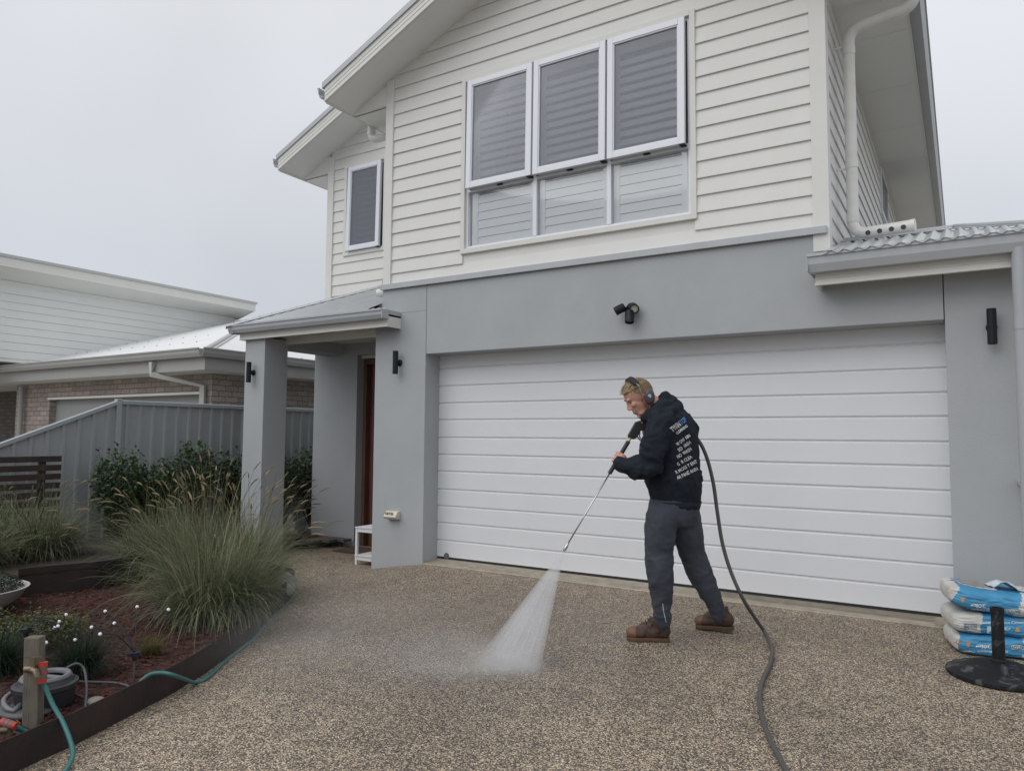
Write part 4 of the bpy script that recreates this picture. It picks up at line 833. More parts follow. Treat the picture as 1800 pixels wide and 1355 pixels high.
TROU = mat('charcoal_trousers', (.044, .051, .068), .9, var=.22, vscale=7, bump=.2, bscale=500)
SKIN = mat('skin', (.60, .35, .27), .5, var=.10, vscale=18, spec=.35, col2=(.50, .25, .20))
MATS['skin'].node_tree.nodes['Principled BSDF'].inputs['Subsurface Weight'].default_value = .12
MATS['skin'].node_tree.nodes['Principled BSDF'].inputs['Subsurface Scale'].default_value = .01
def ell(c, a, b, tilt=Vector((0, 0, 0)), n=24, rot=0.0):
    """horizontal ellipse ring: a along image right, b along depth"""
    ax = RT * math.cos(rot) + DP * math.sin(rot); bx_ = -RT * math.sin(rot) + DP * math.cos(rot)
    return [c + ax * a * math.cos(2 * math.pi * k / n) + bx_ * b * math.sin(2 * math.pi * k / n) + UP * (tilt.x * math.cos(2 * math.pi * k / n)) for k in range(n)]
# ---- trousers
m = MB()
m.loft([ell(P_(*c), a, b) for c, a, b in (((1184, 872, 0), .150, .14), ((1184, 890, 0), .168, .15), ((1183, 910, 0), .172, .145), ((1184, 922, 0), .140, .115))])
Lleg = [(1164, 908, -.065, .106), (1160, 940, -.075, .101), (1159, 975, -.07, .092), (1160, 1010, -.06, .083), (1163, 1045, -.05, .072), (1164, 1072, -.045, .058), (1166, 1094, -.04, .044)]
Rleg = [(1201, 900, .05, .110), (1206, 932, .055, .112), (1219, 975, .085, .086), (1230, 1008, .09, .080), (1246, 1040, .10, .068), (1259, 1064, .10, .053), (1263, 1084, .10, .043)]
for lg in (Lleg, Rleg): m.tube(smooth_path([P_(a, b, c) for a, b, c, r in lg], 1), [r * (.94 if k else 1) for k, (*_, r) in enumerate(lg)], 22, round_=True)
tr = remesh(m.build('trousers', TROU, person), .010, 16)
wrinkle(tr, .0095, 6, (1.5, 1, 1.3), 3, lambda c: 1.0 if (c + ORG['person']).z < .75 else .4)
wrinkle(tr, .006, 8, (1, 1, 2.0), 12, lambda c: math.exp(-(((c + ORG['person']).z - .42) / .14) ** 2) + math.exp(-(((c + ORG['person']).z - .12) / .07) ** 2))
wrinkle(tr, .0025, 17, (1, 1, 1.8), 8)
# ---- hoodie
m = MB()
TOR = [((1188, 889, 0), .160, .14), ((1188, 880, 0), .168, .145), ((1186, 866, 0), .178, .155), ((1184, 845, 0), .176, .158), ((1182, 815, 0), .168, .16), ((1181, 785, 0), .165, .165), ((1179, 758, 0), .155, .175), ((1174, 737, 0), .135, .165), ((1168, 722, 0), .105, .12), ((1162, 712, 0), .075, .08)]
m.loft([ell(P_(*c), a, b, rot=.12) for c, a, b in TOR])
m.tube([P_(1166, 742, -.13), P_(1153, 768, -.165), P_(1147, 797, -.175), P_(1144, 817, -.17)], [.082, .080, .076, .072], 20, round_=True)
m.tube([P_(1144, 817, -.17), P_(1128, 820, -.155), P_(1110, 821, -.13), P_(1097, 818, -.11), P_(1090, 815, -.10)], [.072, .070, .062, .050, .040], 20, round_=True)
m.tube([P_(1190, 740, .12), P_(1183, 765, .20), P_(1168, 788, .22)], [.085, .075, .065], 18, round_=True)
m.tube([P_(1168, 788, .22), P_(1152, 770, .14), P_(1142, 756, .07), P_(1139, 751, .05)], [.064, .055, .046, .038], 18, round_=True)
m.ball(P_(1207, 762, .08), (.075, .08, .13), 18)
# hood and collar folds
m.tube(smooth_path([P_(1137, 733, -.02), P_(1146, 725, -.085), P_(1162, 715, -.10), P_(1178, 709, -.04), P_(1176, 706, .06), P_(1155, 715, .09), P_(1138, 728, .04), P_(1137, 733, -.02)], 4), .034, 14)
m.tube(smooth_path([P_(1134, 737, -.04), P_(1146, 734, -.11), P_(1163, 729, -.15), P_(1180, 724, -.12), P_(1190, 717, -.03), P_(1188, 712, .07)], 4), .030, 14)
m.loft([ell(P_(1164, 716, 0), .06, .07), ell(P_(1167, 706, 0), .050, .06), ell(P_(1169, 697, 0), .032, .045), ell(P_(1169.5, 690, 0), .012, .02)])
hd = remesh(m.build('hoodie', HOOD, person), .009, 5)
def hmask(c):
    z = (c + ORG['person']).z; return max(0, min((z - .93) / .1, 1)) * (1.15 if z < 1.10 else .8)
wrinkle(hd, .015, 6.5, (1.3, 1.3, 1.2), 1, hmask)
wrinkle(hd, .007, 15, (1, 1, 1.5), 5, hmask)
m = MB()
def rib(c, a, b, c2, a2, b2, nm): MB().loft([ell(P_(*c), a, b, rot=.12, n=40), ell(P_(*c2), a2, b2, rot=.12, n=40)]).build(nm, HOOD, person, smooth='all')
rib((1188, 893, 0), .160, .146, (1188, 880, 0), .172, .155, 'hoodie_hem')
MB().tube([P_(1093, 816, -.105), P_(1089.5, 814.5, -.10), P_(1087, 813, -.098)], [.043, .040, .037], 18).build('cuff', HOOD, person, smooth='all')
# ---- lettering on the back of the hoodie
def bvh_of(o):
    me = o.data; O = ORG_root(o); return BVHTree.FromPolygons([tuple(v.co + O) for v in me.vertices], [tuple(p.vertices) for p in me.polygons])
def ORG_root(o): return ORG[o.name]
FNT = {}
def text_tris(s_, bold=.0):
    c = bpy.data.curves.new('t', 'FONT'); c.body = s_; c.resolution_u = 2; c.offset = bold; o = bpy.data.objects.new('t', c); COL.objects.link(o)
    dg = bpy.context.evaluated_depsgraph_get(); dg.update(); me = bpy.data.meshes.new_from_object(o.evaluated_get(dg), depsgraph=dg)
    bm = bmesh.new(); bm.from_mesh(me); bmesh.ops.triangulate(bm, faces=bm.faces); bmesh.ops.subdivide_edges(bm, edges=[e for e in bm.edges if e.calc_length() > .25], cuts=1); bmesh.ops.triangulate(bm, faces=bm.faces)
    vs = [v.co.copy() for v in bm.verts]; bm.verts.index_update(); fs = [tuple(v.index for v in f.verts) for f in bm.faces]; bm.free(); bpy.data.objects.remove(o); bpy.data.curves.remove(c); bpy.data.meshes.remove(me); return vs, fs
def decal(bvh, parent, nm, s_, a, b, h, m_, lift=.0022, bold=.02, skip=None, shape=None):
    """print text s_ on a surface between picture points a and b (cap height h)"""
    vs, fs = shape or text_tris(s_, bold); x0 = min(v.x for v in vs); x1 = max(v.x for v in vs); y1 = max(v.y for v in vs); y0 = min(v.y for v in vs)
    dx, dy = b[0] - a[0], b[1] - a[1]; L_ = math.hypot(dx, dy); ux, uy = dx / L_, dy / L_; nx, ny = uy, -ux
    out = []
    for v in vs:
        u = (v.x - x0) / (x1 - x0) * L_; w = (v.y - y0) / max(y1 - y0, 1e-6) * h; X = a[0] + ux * u + nx * w; Y = a[1] + uy * u + ny * w; d = ray(X, Y).normalized(); hit = bvh.ray_cast(CAM, d)
        out.append(None if hit[0] is None else hit[0] + (hit[1] if hit[1].dot(d) < 0 else -hit[1]) * lift)
    mb = MB(); ok = [f for f in fs if all(out[i] is not None for i in f) and max((out[f[0]] - out[f[1]]).length, (out[f[1]] - out[f[2]]).length, (out[f[0]] - out[f[2]]).length) < .06]
    if not ok: return
    mb.add([o_ if o_ is not None else Vector((0, 0, 0)) for o_ in out], ok)
    o = mb.build(nm, m_, parent, fix=False)
    bm = bmesh.new(); bm.from_mesh(o.data); bmesh.ops.delete(bm, geom=[v for v in bm.verts if not v.link_faces], context='VERTS'); bm.to_mesh(o.data); bm.free(); return o
bv = bvh_of(hd); WTX = mat('white_print', (.66, .68, .70), .7); BTX = mat('blue_print', (.10, .24, .55), .7)
decal(bv, hd, 'lettering', 'TWIN', (1183, 760), (1198, 748), 10, WTX, bold=.03)
decal(bv, hd, 'lettering', 'TOP', (1198.5, 747.6), (1208, 740), 10, BTX, bold=.03)
decal(bv, hd, 'lettering', 'CLEANING', (1190, 764), (1209, 750), 5, WTX)
for s_, a, b in (('W OW  NIN', (1191, 784), (1214, 767)), ('SO  /ASH', (1194, 794), (1215, 779)), ('HO  WASH', (1192, 806), (1216, 791)), ('G  R CLEA', (1192, 819), (1217, 804.5)), ('R MOSS T ENT', (1189, 833), (1226, 813)), ('AR PANE ANIN', (1191, 843), (1227, 826))):
    decal(bv, hd, 'lettering', s_, a, b, 6.2, WTX, bold=.02)
decal(bv, hd, 'sleeve_mark', 'O', (1123, 795), (1128, 786), 5, mat('dark_print', (.07, .075, .085), .7), bold=.05)
# ---- head
HC = P_(1121, 693, 0.0); fh = (CR * -.83 + CU * -.50 + CF * -.10).normalized(); lh = (-CF - fh * (-CF).dot(fh)).normalized(); uh = lh.cross(fh)
if uh.dot(CU) < 0: uh = -uh
HM = Matrix((fh, lh, uh)).transposed()
def hp(f, s_, u): return HC + fh * f + lh * s_ + uh * u
m = MB()
m.ball(hp(-.006, 0, .012), (.100, .076, .090), 24, HM).ball(hp(.034, 0, -.055), (.060, .057, .078), 20, HM).ball(hp(.030, 0, -.102), (.050, .046, .040), 18, HM).ball(hp(.052, 0, -.128), (.020, .022, .018), 14, HM)
m.tube([hp(.088, 0, -.004), hp(.095, 0, -.028), hp(.1045, 0, -.052)], [.009, .009, .012], 12, round_=True)
for sg in (-1, 1):
    m.ball(hp(.098, sg * .012, -.060), (.011, .008, .008), 10, HM).ball(hp(.062, sg * .040, -.040), (.028, .018, .020), 12, HM).ball(hp(.082, sg * .026, .004), (.016, .026, .009), 12, HM)
    m.ball(hp(-.012, sg * .080, -.045), (.018, .010, .030), 12, HM)
m.ball(hp(.080, 0, -.088), (.014, .024, .012), 12, HM).ball(hp(.084, 0, -.096), (.009, .020, .0045), 10, HM).ball(hp(.080, 0, -.107), (.009, .017, .005), 10, HM).ball(hp(.063, 0, -.131), (.021, .021, .018), 12, HM).ball(hp(.042, .026, -.112), (.03, .02, .024), 12, HM).ball(hp(.042, -.026, -.112), (.03, .02, .024), 12, HM)
m.tube([hp(-.03, 0, -.05), hp(-.055, 0, -.11), P_(1160, 724, 0)], [.060, .056, .064], 18, round_=True)
m.loft([ell(P_(*c), a * .72, b * .72, rot=.12) for c, a, b in TOR[:8]]); m.tube([P_(1168, 722, 0), P_(1174, 740, 0)], [.06, .10], 16)
m.tube([P_(1170, 742, -.10), P_(1153, 768, -.155), P_(1144, 817, -.165), P_(1110, 820, -.13), P_(1092, 816, -.105)], [.055, .05, .042, .036, .029], 14, round_=True)
m.tube([P_(1186, 744, .10), P_(1168, 786, .21), P_(1140, 752, .05)], [.055, .043, .029], 14, round_=True)
m.loft([ell(P_(*c), .11, .09) for c in ((1185, 870, 0), (1184, 895, 0), (1184, 908, 0))])
for lg in (Lleg, Rleg): m.tube([P_(a, b, c) for a, b, c, r in lg], [r * .62 for *_, r in lg], 14, round_=True)
body = m.build('body', SKIN, person)
# hands join the same body surface
def hand(mb, C_, A_, palm, r_grip, wrist, sgn=1):
    """fist round an axis A_ at C_; palm = direction from axis to palm centre; fingers wrap round the axis"""
    A_ = A_.normalized(); p0 = (palm - A_ * palm.dot(A_)).normalized(); q0 = A_.cross(p0) * sgn
    Rm = Matrix((A_, q0, p0)).transposed(); pc_ = C_ + p0 * (r_grip + .014) - q0 * .012
    mb.ball(pc_, (.044, .036, .017), 16, Rm); mb.ball(pc_ - q0 * .022, (.034, .03, .019), 14, Rm)
    for i, (off, rr, sp) in enumerate(((.033, .0088, 205), (.0115, .0093, 225), (-.0105, .0090, 222), (-.031, .0078, 200))):
        pts = []; R0 = r_grip + rr * .9
        for k in range(9):
            a = R(10 + (sp - 10) * k / 8); rad = R0 + (.006 if k in (2, 5) else 0); pts.append(C_ + A_ * off + p0 * math.cos(a) * rad + q0 * math.sin(a) * rad)
        mb.tube([pc_ + A_ * off * .8 + q0 * .008] + pts, [rr * 1.15] + [rr * (1 - .025 * k) for k in range(9)], 10, round_=True)
    tpts = []
    for k in range(6):
        a = R(-20 - 118 * k / 5); rad = r_grip + .010; tpts.append(C_ + A_ * (.028 + .016 * k / 5) + p0 * math.cos(a) * rad + q0 * math.sin(a) * rad)
    mb.tube([pc_ - q0 * .02 + A_ * .012] + tpts, [.014, .0125, .011, .0105, .0102, .0098, .008], 10, round_=True)
    mb.tube([pc_ - q0 * .02, pc_.lerp(wrist, .6) - q0 * .01, wrist], [.025, .026, .029], 14, round_=True)
GUN = P_(1117, 755, -.02); NOZ = P_(992, 966, -.215); AX = (NOZ - GUN).normalized()
def onaxis(px_, py_):                                        # point of the lance nearest to a picture position
    L_ = (NOZ - GUN).length; best = min(range(401), key=lambda k: (px(GUN + AX * L_ * k / 400)[1] - py_) ** 2); return GUN + AX * L_ * best / 400
HL = onaxis(1084, 806)
hm = MB(); HB = hm; hand(hm, HL, -AX, -DP * .9 + RT * .35 - UP * .1, .0165, P_(1092, 816, -.105), -1)
lhand = hm
HR = P_(1131, 750, .02)
hand(hm, HR, (P_(1126, 742, .01) - P_(1136, 762, .03)), DP * .6 + RT * .8, .016, P_(1140, 752, .05), -1)
bm = bmesh.new(); bm.from_mesh(body.data); t_ = hm.build('tmp_hand', SKIN, person); bm.from_mesh(t_.data); bm.to_mesh(body.data); bm.free(); bpy.data.objects.remove(t_)
remesh(body, .0042, 3)
for v in body.data.vertices:                                 # eye sockets and temples pressed in
    w = v.co + ORG['person']
    for sg in (-1, 1):
        d = (w - hp(.083, sg * .030, -.016)); g_ = math.exp(-(d.length / .013) ** 2); v.co -= fh * .007 * g_
        d = (w - hp(.05, sg * .055, -.085)); v.co -= lh * sg * .006 * math.exp(-(d.length / .025) ** 2)
# eyes, brows
for sg in (-1, 1):
    e_ = MB().ball(hp(.0665, sg * .030, -.020), (.0125,) * 3, 14).build('eye', mat('eye_white', (.30, .23, .21), .4), person, smooth='all')
    MB().ball(hp(.0745, sg * .030, -.0265), (.0055, .0055, .0055), 10).build('iris', mat('iris', (.03, .035, .04), .2), e_, smooth='all')
    MB().tube([hp(.079, sg * .017, -.018), hp(.086, sg * .028, -.0185), hp(.079, sg * .042, -.019)], [.0012, .0022, .001], 6).build('eyelash', mat('lash', (.04, .025, .02), .8), e_)
    MB().tube([hp(.094, sg * .012, .004), hp(.092, sg * .026, .009), hp(.080, sg * .043, .006)], [.003, .0042, .002], 8).build('eyebrow', mat('brow_hair', (.14, .085, .045), .9), person, smooth='all')
MB().tube([hp(.0915, 0, -.1015), hp(.089, .012, -.102), hp(.080, .021, -.103)], [.0018, .0018, .001], 6).tube([hp(.0915, 0, -.1015), hp(.089, -.012, -.102), hp(.080, -.021, -.103)], [.0018, .0018, .001], 6).build('mouth', mat('lip_line', (.16, .05, .045), .6), person)
# hair
def hair_ok(f, s_, u):
    lim = .048 if f > .055 else (.048 - (.055 - f) * 1.0 if f > .0 else -.007 - (-f) * .75)
    return u > lim
m = MB(); n_ = 40
pts = {}
for i in range(n_ + 1):
    for j in range(n_ * 2):
        a = math.pi * i / n_; b = math.pi * j / n_; f = math.cos(b) * math.sin(a) * .104 - .006; s_ = math.sin(b) * math.sin(a) * .080; u = math.cos(a) * .095 + .012; pts[i, j] = (f, s_, u)
idx = {}; vs = []; fs = []
for i in range(n_):
    for j in range(n_ * 2):
        q = [(i, j), (i + 1, j), (i + 1, (j + 1) % (n_ * 2)), (i, (j + 1) % (n_ * 2))]
        if all(hair_ok(*pts[k]) for k in q):
            f_i = []
            for k in q:
                if k not in idx: idx[k] = len(vs); vs.append(hp(*pts[k]))
                f_i.append(idx[k])
            fs.append(tuple(f_i))
m.add(vs, fs); hc_ = m.build('hair', mat('hair_base', (.16, .11, .06), .8), person, smooth='all', fix=False)
m = MB(); rn = random.Random(11)
for i in range(5200):
    a = math.acos(rn.uniform(-.75, 1)); b = rn.uniform(0, 6.283); f = math.cos(b) * math.sin(a) * .102 - .006; s_ = math.sin(b) * math.sin(a) * .078; u = math.cos(a) * .093 + .012
    if not hair_ok(f, s_, u - .006): continue
    nrm = (fh * (f + .006) / .0104 + lh * s_ / .0061 + uh * (u - .012) / .0086).normalized(); top = u > .05
    dirn = (fh * (.9 if u > .0 else -.2) + lh * rn.gauss(0, .5) - uh * (.2 if top else 1.0) + nrm * rn.uniform(.2, 1.1 if top else .5)).normalized(); P0 = hp(f, s_, u); ln = rn.uniform(.020, .040) if top or f > .03 else rn.uniform(.009, .016); cu = Vector((rn.gauss(0, 1), rn.gauss(0, 1), rn.gauss(0, 1))) * .35; sd_ = dirn.cross(nrm).normalized() * rn.uniform(.0007, .0014)
    q1 = P0 + dirn * ln * .5; q2 = q1 + (dirn + cu - nrm * .5).normalized() * ln * .5
    m.add([P0 - sd_, P0 + sd_, q1 + sd_, q1 - sd_, q2], [(0, 1, 2, 3), (3, 2, 4)])
m.build('hair_strands', island_mat('blond_hair', [(.32, .23, .13), (.58, .45, .27), (.74, .62, .40), (.22, .14, .08), (.62, .50, .31)], .5, .2), hc_, fix=False)
# ear muffs
MUFF = mat('muff_shell', (.05, .056, .068), .4); CUSH = mat('muff_ring', (.38, .12, .07), .5)
em = MB().tube(smooth_path([hp(-.012, .10, .045), hp(-.006, .092, .075), hp(-.004, .055, .112), hp(-.004, 0, .124), hp(-.004, -.055, .112), hp(-.006, -.092, .075), hp(-.012, -.10, .045)], 6), .004, 8).build('ear_muffs', mat('muff_wire', (.45, .45, .47), .3, metal=.8), person, smooth='all')
bd = smooth_path([hp(-.006, .090, .070), hp(-.003, .055, .108), hp(-.002, 0, .120), hp(-.003, -.055, .108), hp(-.006, -.090, .070)], 6)
m = MB(); rings = []
for p in bd:
    o_ = (p - hp(-.003, 0, .02)).normalized(); rings.append([p + fh * a + o_ * b for a, b in ((-.019, -.004), (.019, -.004), (.021, .003), (.015, .009), (-.015, .009), (-.021, .003))])
m.loft(rings).build('headband', BLACK, em, smooth=40)
for sg in (-1, 1):
    cc = hp(-.034, sg * .083, -.045); m = MB(); m2 = MB()
    def ov(off, a, b): return [cc + lh * sg * off + (fh * math.cos(t) * a + uh * math.sin(t) * b) + fh * (-.012 * math.sin(t)) for t in [2 * math.pi * k / 28 for k in range(28)]]
    m2.loft([ov(-.012, .034, .045), ov(-.010, .040, .051), ov(.0, .043, .055), ov(.007, .042, .054)]); m2.build('ear_cushion', CUSH, em, smooth=50)
    m.loft([ov(.006, .036, .048), ov(.018, .037, .049), ov(.030, .032, .044), ov(.036, .020, .030), ov(.037, .002, .003)]); cup = m.build('ear_cup', MUFF, em, smooth=60)
    MB().tube([cc + lh * sg * .02 + uh * .02 + fh * .02, hp(.0, sg * .098, .0), hp(-.010, sg * .10, .05)], .0022, 8).build('wire', mat('muff_wire'), em)
    if sg == 1:
        k_ = cc + lh * .0385 + uh * .006; MB().prism([k_ + fh * a + uh * b for a, b in ((-.008, .011), (.008, .011), (.0085, -.002), (.004, -.009), (0, -.012), (-.004, -.009), (-.0085, -.002))], lh * .0008).build('emblem', WTX, cup)
        MB().prism([k_ + lh * .001 + fh * a + uh * b for a, b in ((-.004, .006), (.0045, .006), (.0045, .003), (-.001, .003), (-.001, -.002), (.004, -.002), (.001, -.007), (-.003, -.003))], lh * .0006).build('emblem', MUFF, cup)
# ---- boots
BOOT = mat('brown_leather', (.062, .036, .026), .65, var=.35, vscale=16, bump=.3, bscale=80); SOLE = mat('rubber_sole', (.105, .058, .034), .75, var=.25, vscale=20); TOEC = mat('scuffed_toe', (.16, .085, .045), .6, var=.3, vscale=25)
def boot(heel, toe, ankle, label):
    X_ = (toe - heel); ln = X_.length; X_.normalize(); Y_ = UP.cross(X_).normalized(); Z_ = X_.cross(Y_); B = heel
    def b(x, y, z): return B + X_ * x * ln / .30 + Y_ * y + Z_ * z
    out = [(0, .030), (.02, .040), (.06, .040), (.12, .036), (.17, .042), (.22, .050), (.26, .047), (.29, .033), (.302, .008)]
    loop = [(x, y) for x, y in out] + [(x, -y * .95) for x, y in out[::-1]]
    m = MB(); m.loft([[b(x, y * s1, z + (.004 if .1 < x < .15 and z < .01 else 0)) for x, y in loop] for z, s1 in ((.0, .94), (.004, 1.0), (.020, 1.02), (.028, .98))])
    bt_ = m.build('boot_sole', SOLE, person, smooth=35)
    m = MB(); RM = Matrix((X_, Y_, Z_)).transposed()
    m.ball(b(.052, 0, .068), (.058, .043, .052), 18, RM).ball(b(.13, 0, .062), (.078, .043, .046), 18, RM).ball(b(.225, 0, .052), (.072, .050, .040), 18, RM).ball(b(.165, 0, .083), (.055, .039, .040), 16, RM)
    an = ankle; m.tube([b(.070, 0, .07), b(.082, 0, .11), b(.088, 0, .155)], [.052, .050, .052], 20); m.ball(b(.12, 0, .105), (.045, .036, .04), 16, RM); m.ball(b(.04, 0, .075), (.045, .040, .05), 16, RM)
    u_ = remesh(m.build('boot_upper', BOOT, person), .006, 3); wrinkle(u_, .003, 20, seed=4)
    MB().ball(b(.247, 0, .052), (.056, .0515, .042), 18, RM).build('toe_cap', TOEC, person, smooth='all')
    m = MB()
    for k in range(5):
        x = .178 - k * .018; z = .112 + k * .014; m.tube([b(x, -.026, z - .010), b(x + .008, 0, z + .010), b(x, .026, z - .010)], .0028, 6)
    m.tube([b(.10, -.01, .155), b(.12, -.035, .135), b(.125, -.045, .11)], .0022, 5).tube([b(.10, .01, .155), b(.12, .035, .13), b(.13, .042, .105)], .0022, 5)
    m.build('laces', mat('lace', (.025, .02, .018), .8), person, smooth='all')
boot(G(1177, 1127), G(1102, 1124.5), P_(1160, 1091, -.035), 'l')
boot(G(1289, 1113) + Vector((0, 0, .022)), G(1224, 1103) + Vector((0, 0, .002)), P_(1261, 1082, .10), 'r')
bt2 = bvh_of(tr)
m = MB(); zp = []
for k in range(9):
    x, y = 1165 + 6 * (k / 8) ** 1.5, 1060 + 33 * k / 8; h = bt2.ray_cast(CAM, ray(x, y).normalized())
    if h[0] is not None: zp.append(h[0])
if len(zp) > 2: MB().tube(zp, .003, 6).build('ankle_zip', mat('pale_zip', (.40, .45, .52), .5), tr)
# ================================================================== PRESSURE LANCE
LN = thing('pressure_lance', 'black gripped pressure washer lance with long steel wand held by the person', 'pressure washer lance', GUN)
BL2 = mat('black_polymer', (.022, .023, .026), .5, var=.1, vscale=30)
poly = [(1104, 766), (1107, 771), (1115, 772), (1121, 768), (1124, 762), (1128, 755), (1131, 757), (1137, 772), (1142, 770), (1136, 750), (1129, 744), (1124, 740.5), (1118, 741)]
A1 = [P_(x, y, -.042) for x, y in poly]; m = MB(); m.prism(A1, DP * .044); m.build('trigger_gun', BL2, LN, bevel=.005)
MB().tube(smooth_path([P_(1121, 768, -.02), P_(1128, 776, -.02), P_(1135, 774, -.02)], 5), .004, 8).build('trigger_guard', BL2, LN, smooth='all')
MB().tube([P_(1125, 760, -.02), P_(1124, 767, -.02), P_(1127, 772, -.02)], [.004, .005, .004], 8).build('trigger', mat('trigger_grey', (.35, .35, .35), .5), LN)
def seg(y0, y1): return onaxis(0, y0), onaxis(0, y1)
a, b = seg(764, 778); MB().tube([a, b], .008, 14).build('coupling', mat('brass_bright', (.45, .30, .14), .35, metal=.9), LN, smooth=40)
a, b = seg(776, 832); m = MB(); k = 26; rr = []; pp = []
for i in range(k + 1):
    for e2, r2 in ((0, .0150), (.45, .0150), (.5, .0135), (.95, .0135)): pp.append(a.lerp(b, min((i + e2) / (k + 1), 1))); rr.append(r2)
m.tube(pp, rr, 16); m.build('foam_grip', BL2, LN, smooth=30)
a, b = seg(830, 962); MB().tube([a, b], .0052, 12).build('wand', mat('stainless', (.55, .55, .56), .25, metal=.9), LN, smooth='all')
a, b = seg(955, 966); b = b + AX * .008; MB().tube([a, a.lerp(b, .3), a.lerp(b, .31), a.lerp(b, .8), b], [.008, .008, .0115, .0115, .006], 16).build('nozzle', mat('stainless'), LN, smooth=35)
# pressure hose
g1 = G(1345, 1112, .016); tg = (g1 - CAM).dot(CF) - T0
hp_ = [P_(1150, 772, .10), P_(1185, 775, .17), P_(1215, 767, .15), P_(1229, 776, .12), P_(1243, 806, .10), P_(1254, 850, .08), P_(1261, 900, .06), P_(1270, 955, .03), P_(1285, 1005, .0), P_(1306, 1052, -.03), P_(1328, 1087, tg * .7), g1, G(1357, 1140, .016), G(1354, 1165, .016), G(1341, 1195, .016), G(1335, 1225, .016), G(1340, 1262, .016), G(1354, 1300, .016), G(1372, 1335, .016), G(1392, 1375, .016), G(1405, 1430, .016)]
ph = thing('pressure_hose', 'dark grey high pressure hose running from the lance down across the driveway', 'hose', hp_[12])
pp = smooth_path(hp_, 8); m = MB(); m.tube(pp, [.0125] * len(pp), 14); m.build('hose_pipe', mat('dark_grey_hose', (.075, .075, .072), .55, bump=.3, bscale=300), ph, smooth='all')
# ================================================================== SPRAY AND MIST
def volume_mat(name, build):
    m = bpy.data.materials.new(name); m.use_nodes = True; n = m.node_tree.nodes; l = m.node_tree.links; n.remove(n['Principled BSDF'])
    v = n.new('ShaderNodeVolumePrincipled'); v.inputs['Color'].default_value = (.93, .94, .96, 1); v.inputs['Anisotropy'].default_value = .1; l.new(v.outputs[0], n['Material Output'].inputs['Volume']); build(n, l, v); return m
TIP = NOZ + AX * .012; GP = G(893, 1176); LNn = (GP - TIP).length; axd = (GP - TIP).normalized()
def fanb(n, l, v):
    t = n.new('ShaderNodeTexCoord'); ln = n.new('ShaderNodeVectorMath'); ln.operation = 'LENGTH'; l.new(t.outputs['Object'], ln.inputs[0])
    r = n.new('ShaderNodeValToRGB'); dv = n.new('ShaderNodeMath'); dv.operation = 'DIVIDE'; dv.inputs[1].default_value = LNn * 1.08; l.new(ln.outputs['Value'], dv.inputs[0]); l.new(dv.outputs[0], r.inputs[0])
    e = r.color_ramp.elements; e[0].position = 0; e[0].color = (1, 1, 1, 1); e[1].position = 1; e[1].color = (0, 0, 0, 1)
    for p, c in ((.12, .62), (.35, .36), (.60, .27), (.78, .17), (.90, .06)): q = e.new(p); q.color = (c, c, c, 1)
    nm = n.new('ShaderNodeVectorMath'); nm.operation = 'NORMALIZE'; l.new(t.outputs['Object'], nm.inputs[0])
    nz = n.new('ShaderNodeTexNoise'); nz.inputs['Scale'].default_value = 22; nz.inputs['Detail'].default_value = 4; l.new(nm.outputs[0], nz.inputs['Vector'])
    nr = n.new('ShaderNodeMapRange'); nr.inputs[1].default_value = .3; nr.inputs[2].default_value = .7; nr.inputs[3].default_value = .5; nr.inputs[4].default_value = 1.5; l.new(nz.outputs[0], nr.inputs[0])
    # soft sides: angle from the middle plane of the fan
    m1 = n.new('ShaderNodeMath'); m1.operation = 'MULTIPLY'; l.new(r.outputs[0], m1.inputs[0]); l.new(nr.outputs[0], m1.inputs[1]); m2 = n.new('ShaderNodeMath'); m2.operation = 'MULTIPLY'; l.new(m1.outputs[0], m2.inputs[0]); m2.inputs[1].default_value = 95; l.new(m2.outputs[0], v.inputs['Density'])
pl_ = G(842, 1160); pr_ = G(952, 1170); wd = (pr_ - pl_); hw = wd.length / 2; wd = (wd - axd * wd.dot(axd)).normalized(); td = axd.cross(wd).normalized()
m = MB(); rings = []
for u in (0, .03, .1, .25, .5, .75, 1.0, 1.05):
    c = TIP + axd * LNn * u; a_ = .004 + hw * .98 * u ** .96; b_ = .004 + .034 * u; rings.append([c + wd * a_ * math.cos(2 * math.pi * k / 28) + td * b_ * math.sin(2 * math.pi * k / 28) for k in range(28)])
m.loft(rings); m.build('water_spray', volume_mat('spray_water', fanb), smooth='all', org=TIP, kind='stuff', label='white fan of water spraying from the lance to the driveway')
def puffb(dens, fall=1.0, nscale=3.):
    def f(n, l, v):
        t = n.new('ShaderNodeTexCoord'); ln = n.new('ShaderNodeVectorMath'); ln.operation = 'LENGTH'; l.new(t.outputs['Object'], ln.inputs[0])
        r = n.new('ShaderNodeMapRange'); r.interpolation_type = 'SMOOTHERSTEP'; r.inputs[1].default_value = 0; r.inputs[2].default_value = 1; r.inputs[3].default_value = 1; r.inputs[4].default_value = 0; l.new(ln.outputs['Value'], r.inputs[0])
        nz = n.new('ShaderNodeTexNoise'); nz.inputs['Scale'].default_value = nscale; nz.inputs['Detail'].default_value = 4; l.new(t.outputs['Object'], nz.inputs['Vector'])
        nr = n.new('ShaderNodeMapRange'); nr.inputs[1].default_value = .35; nr.inputs[2].default_value = .65; nr.inputs[3].default_value = .35; nr.inputs[4].default_value = 1.5; l.new(nz.outputs[0], nr.inputs[0])
        m1 = n.new('ShaderNodeMath'); m1.operation = 'MULTIPLY'; l.new(r.outputs[0], m1.inputs[0]); l.new(nr.outputs[0], m1.inputs[1]); m2 = n.new('ShaderNodeMath'); m2.operation = 'MULTIPLY'; l.new(m1.outputs[0], m2.inputs[0]); m2.inputs[1].default_value = dens; l.new(m2.outputs[0], v.inputs['Density'])
    return f
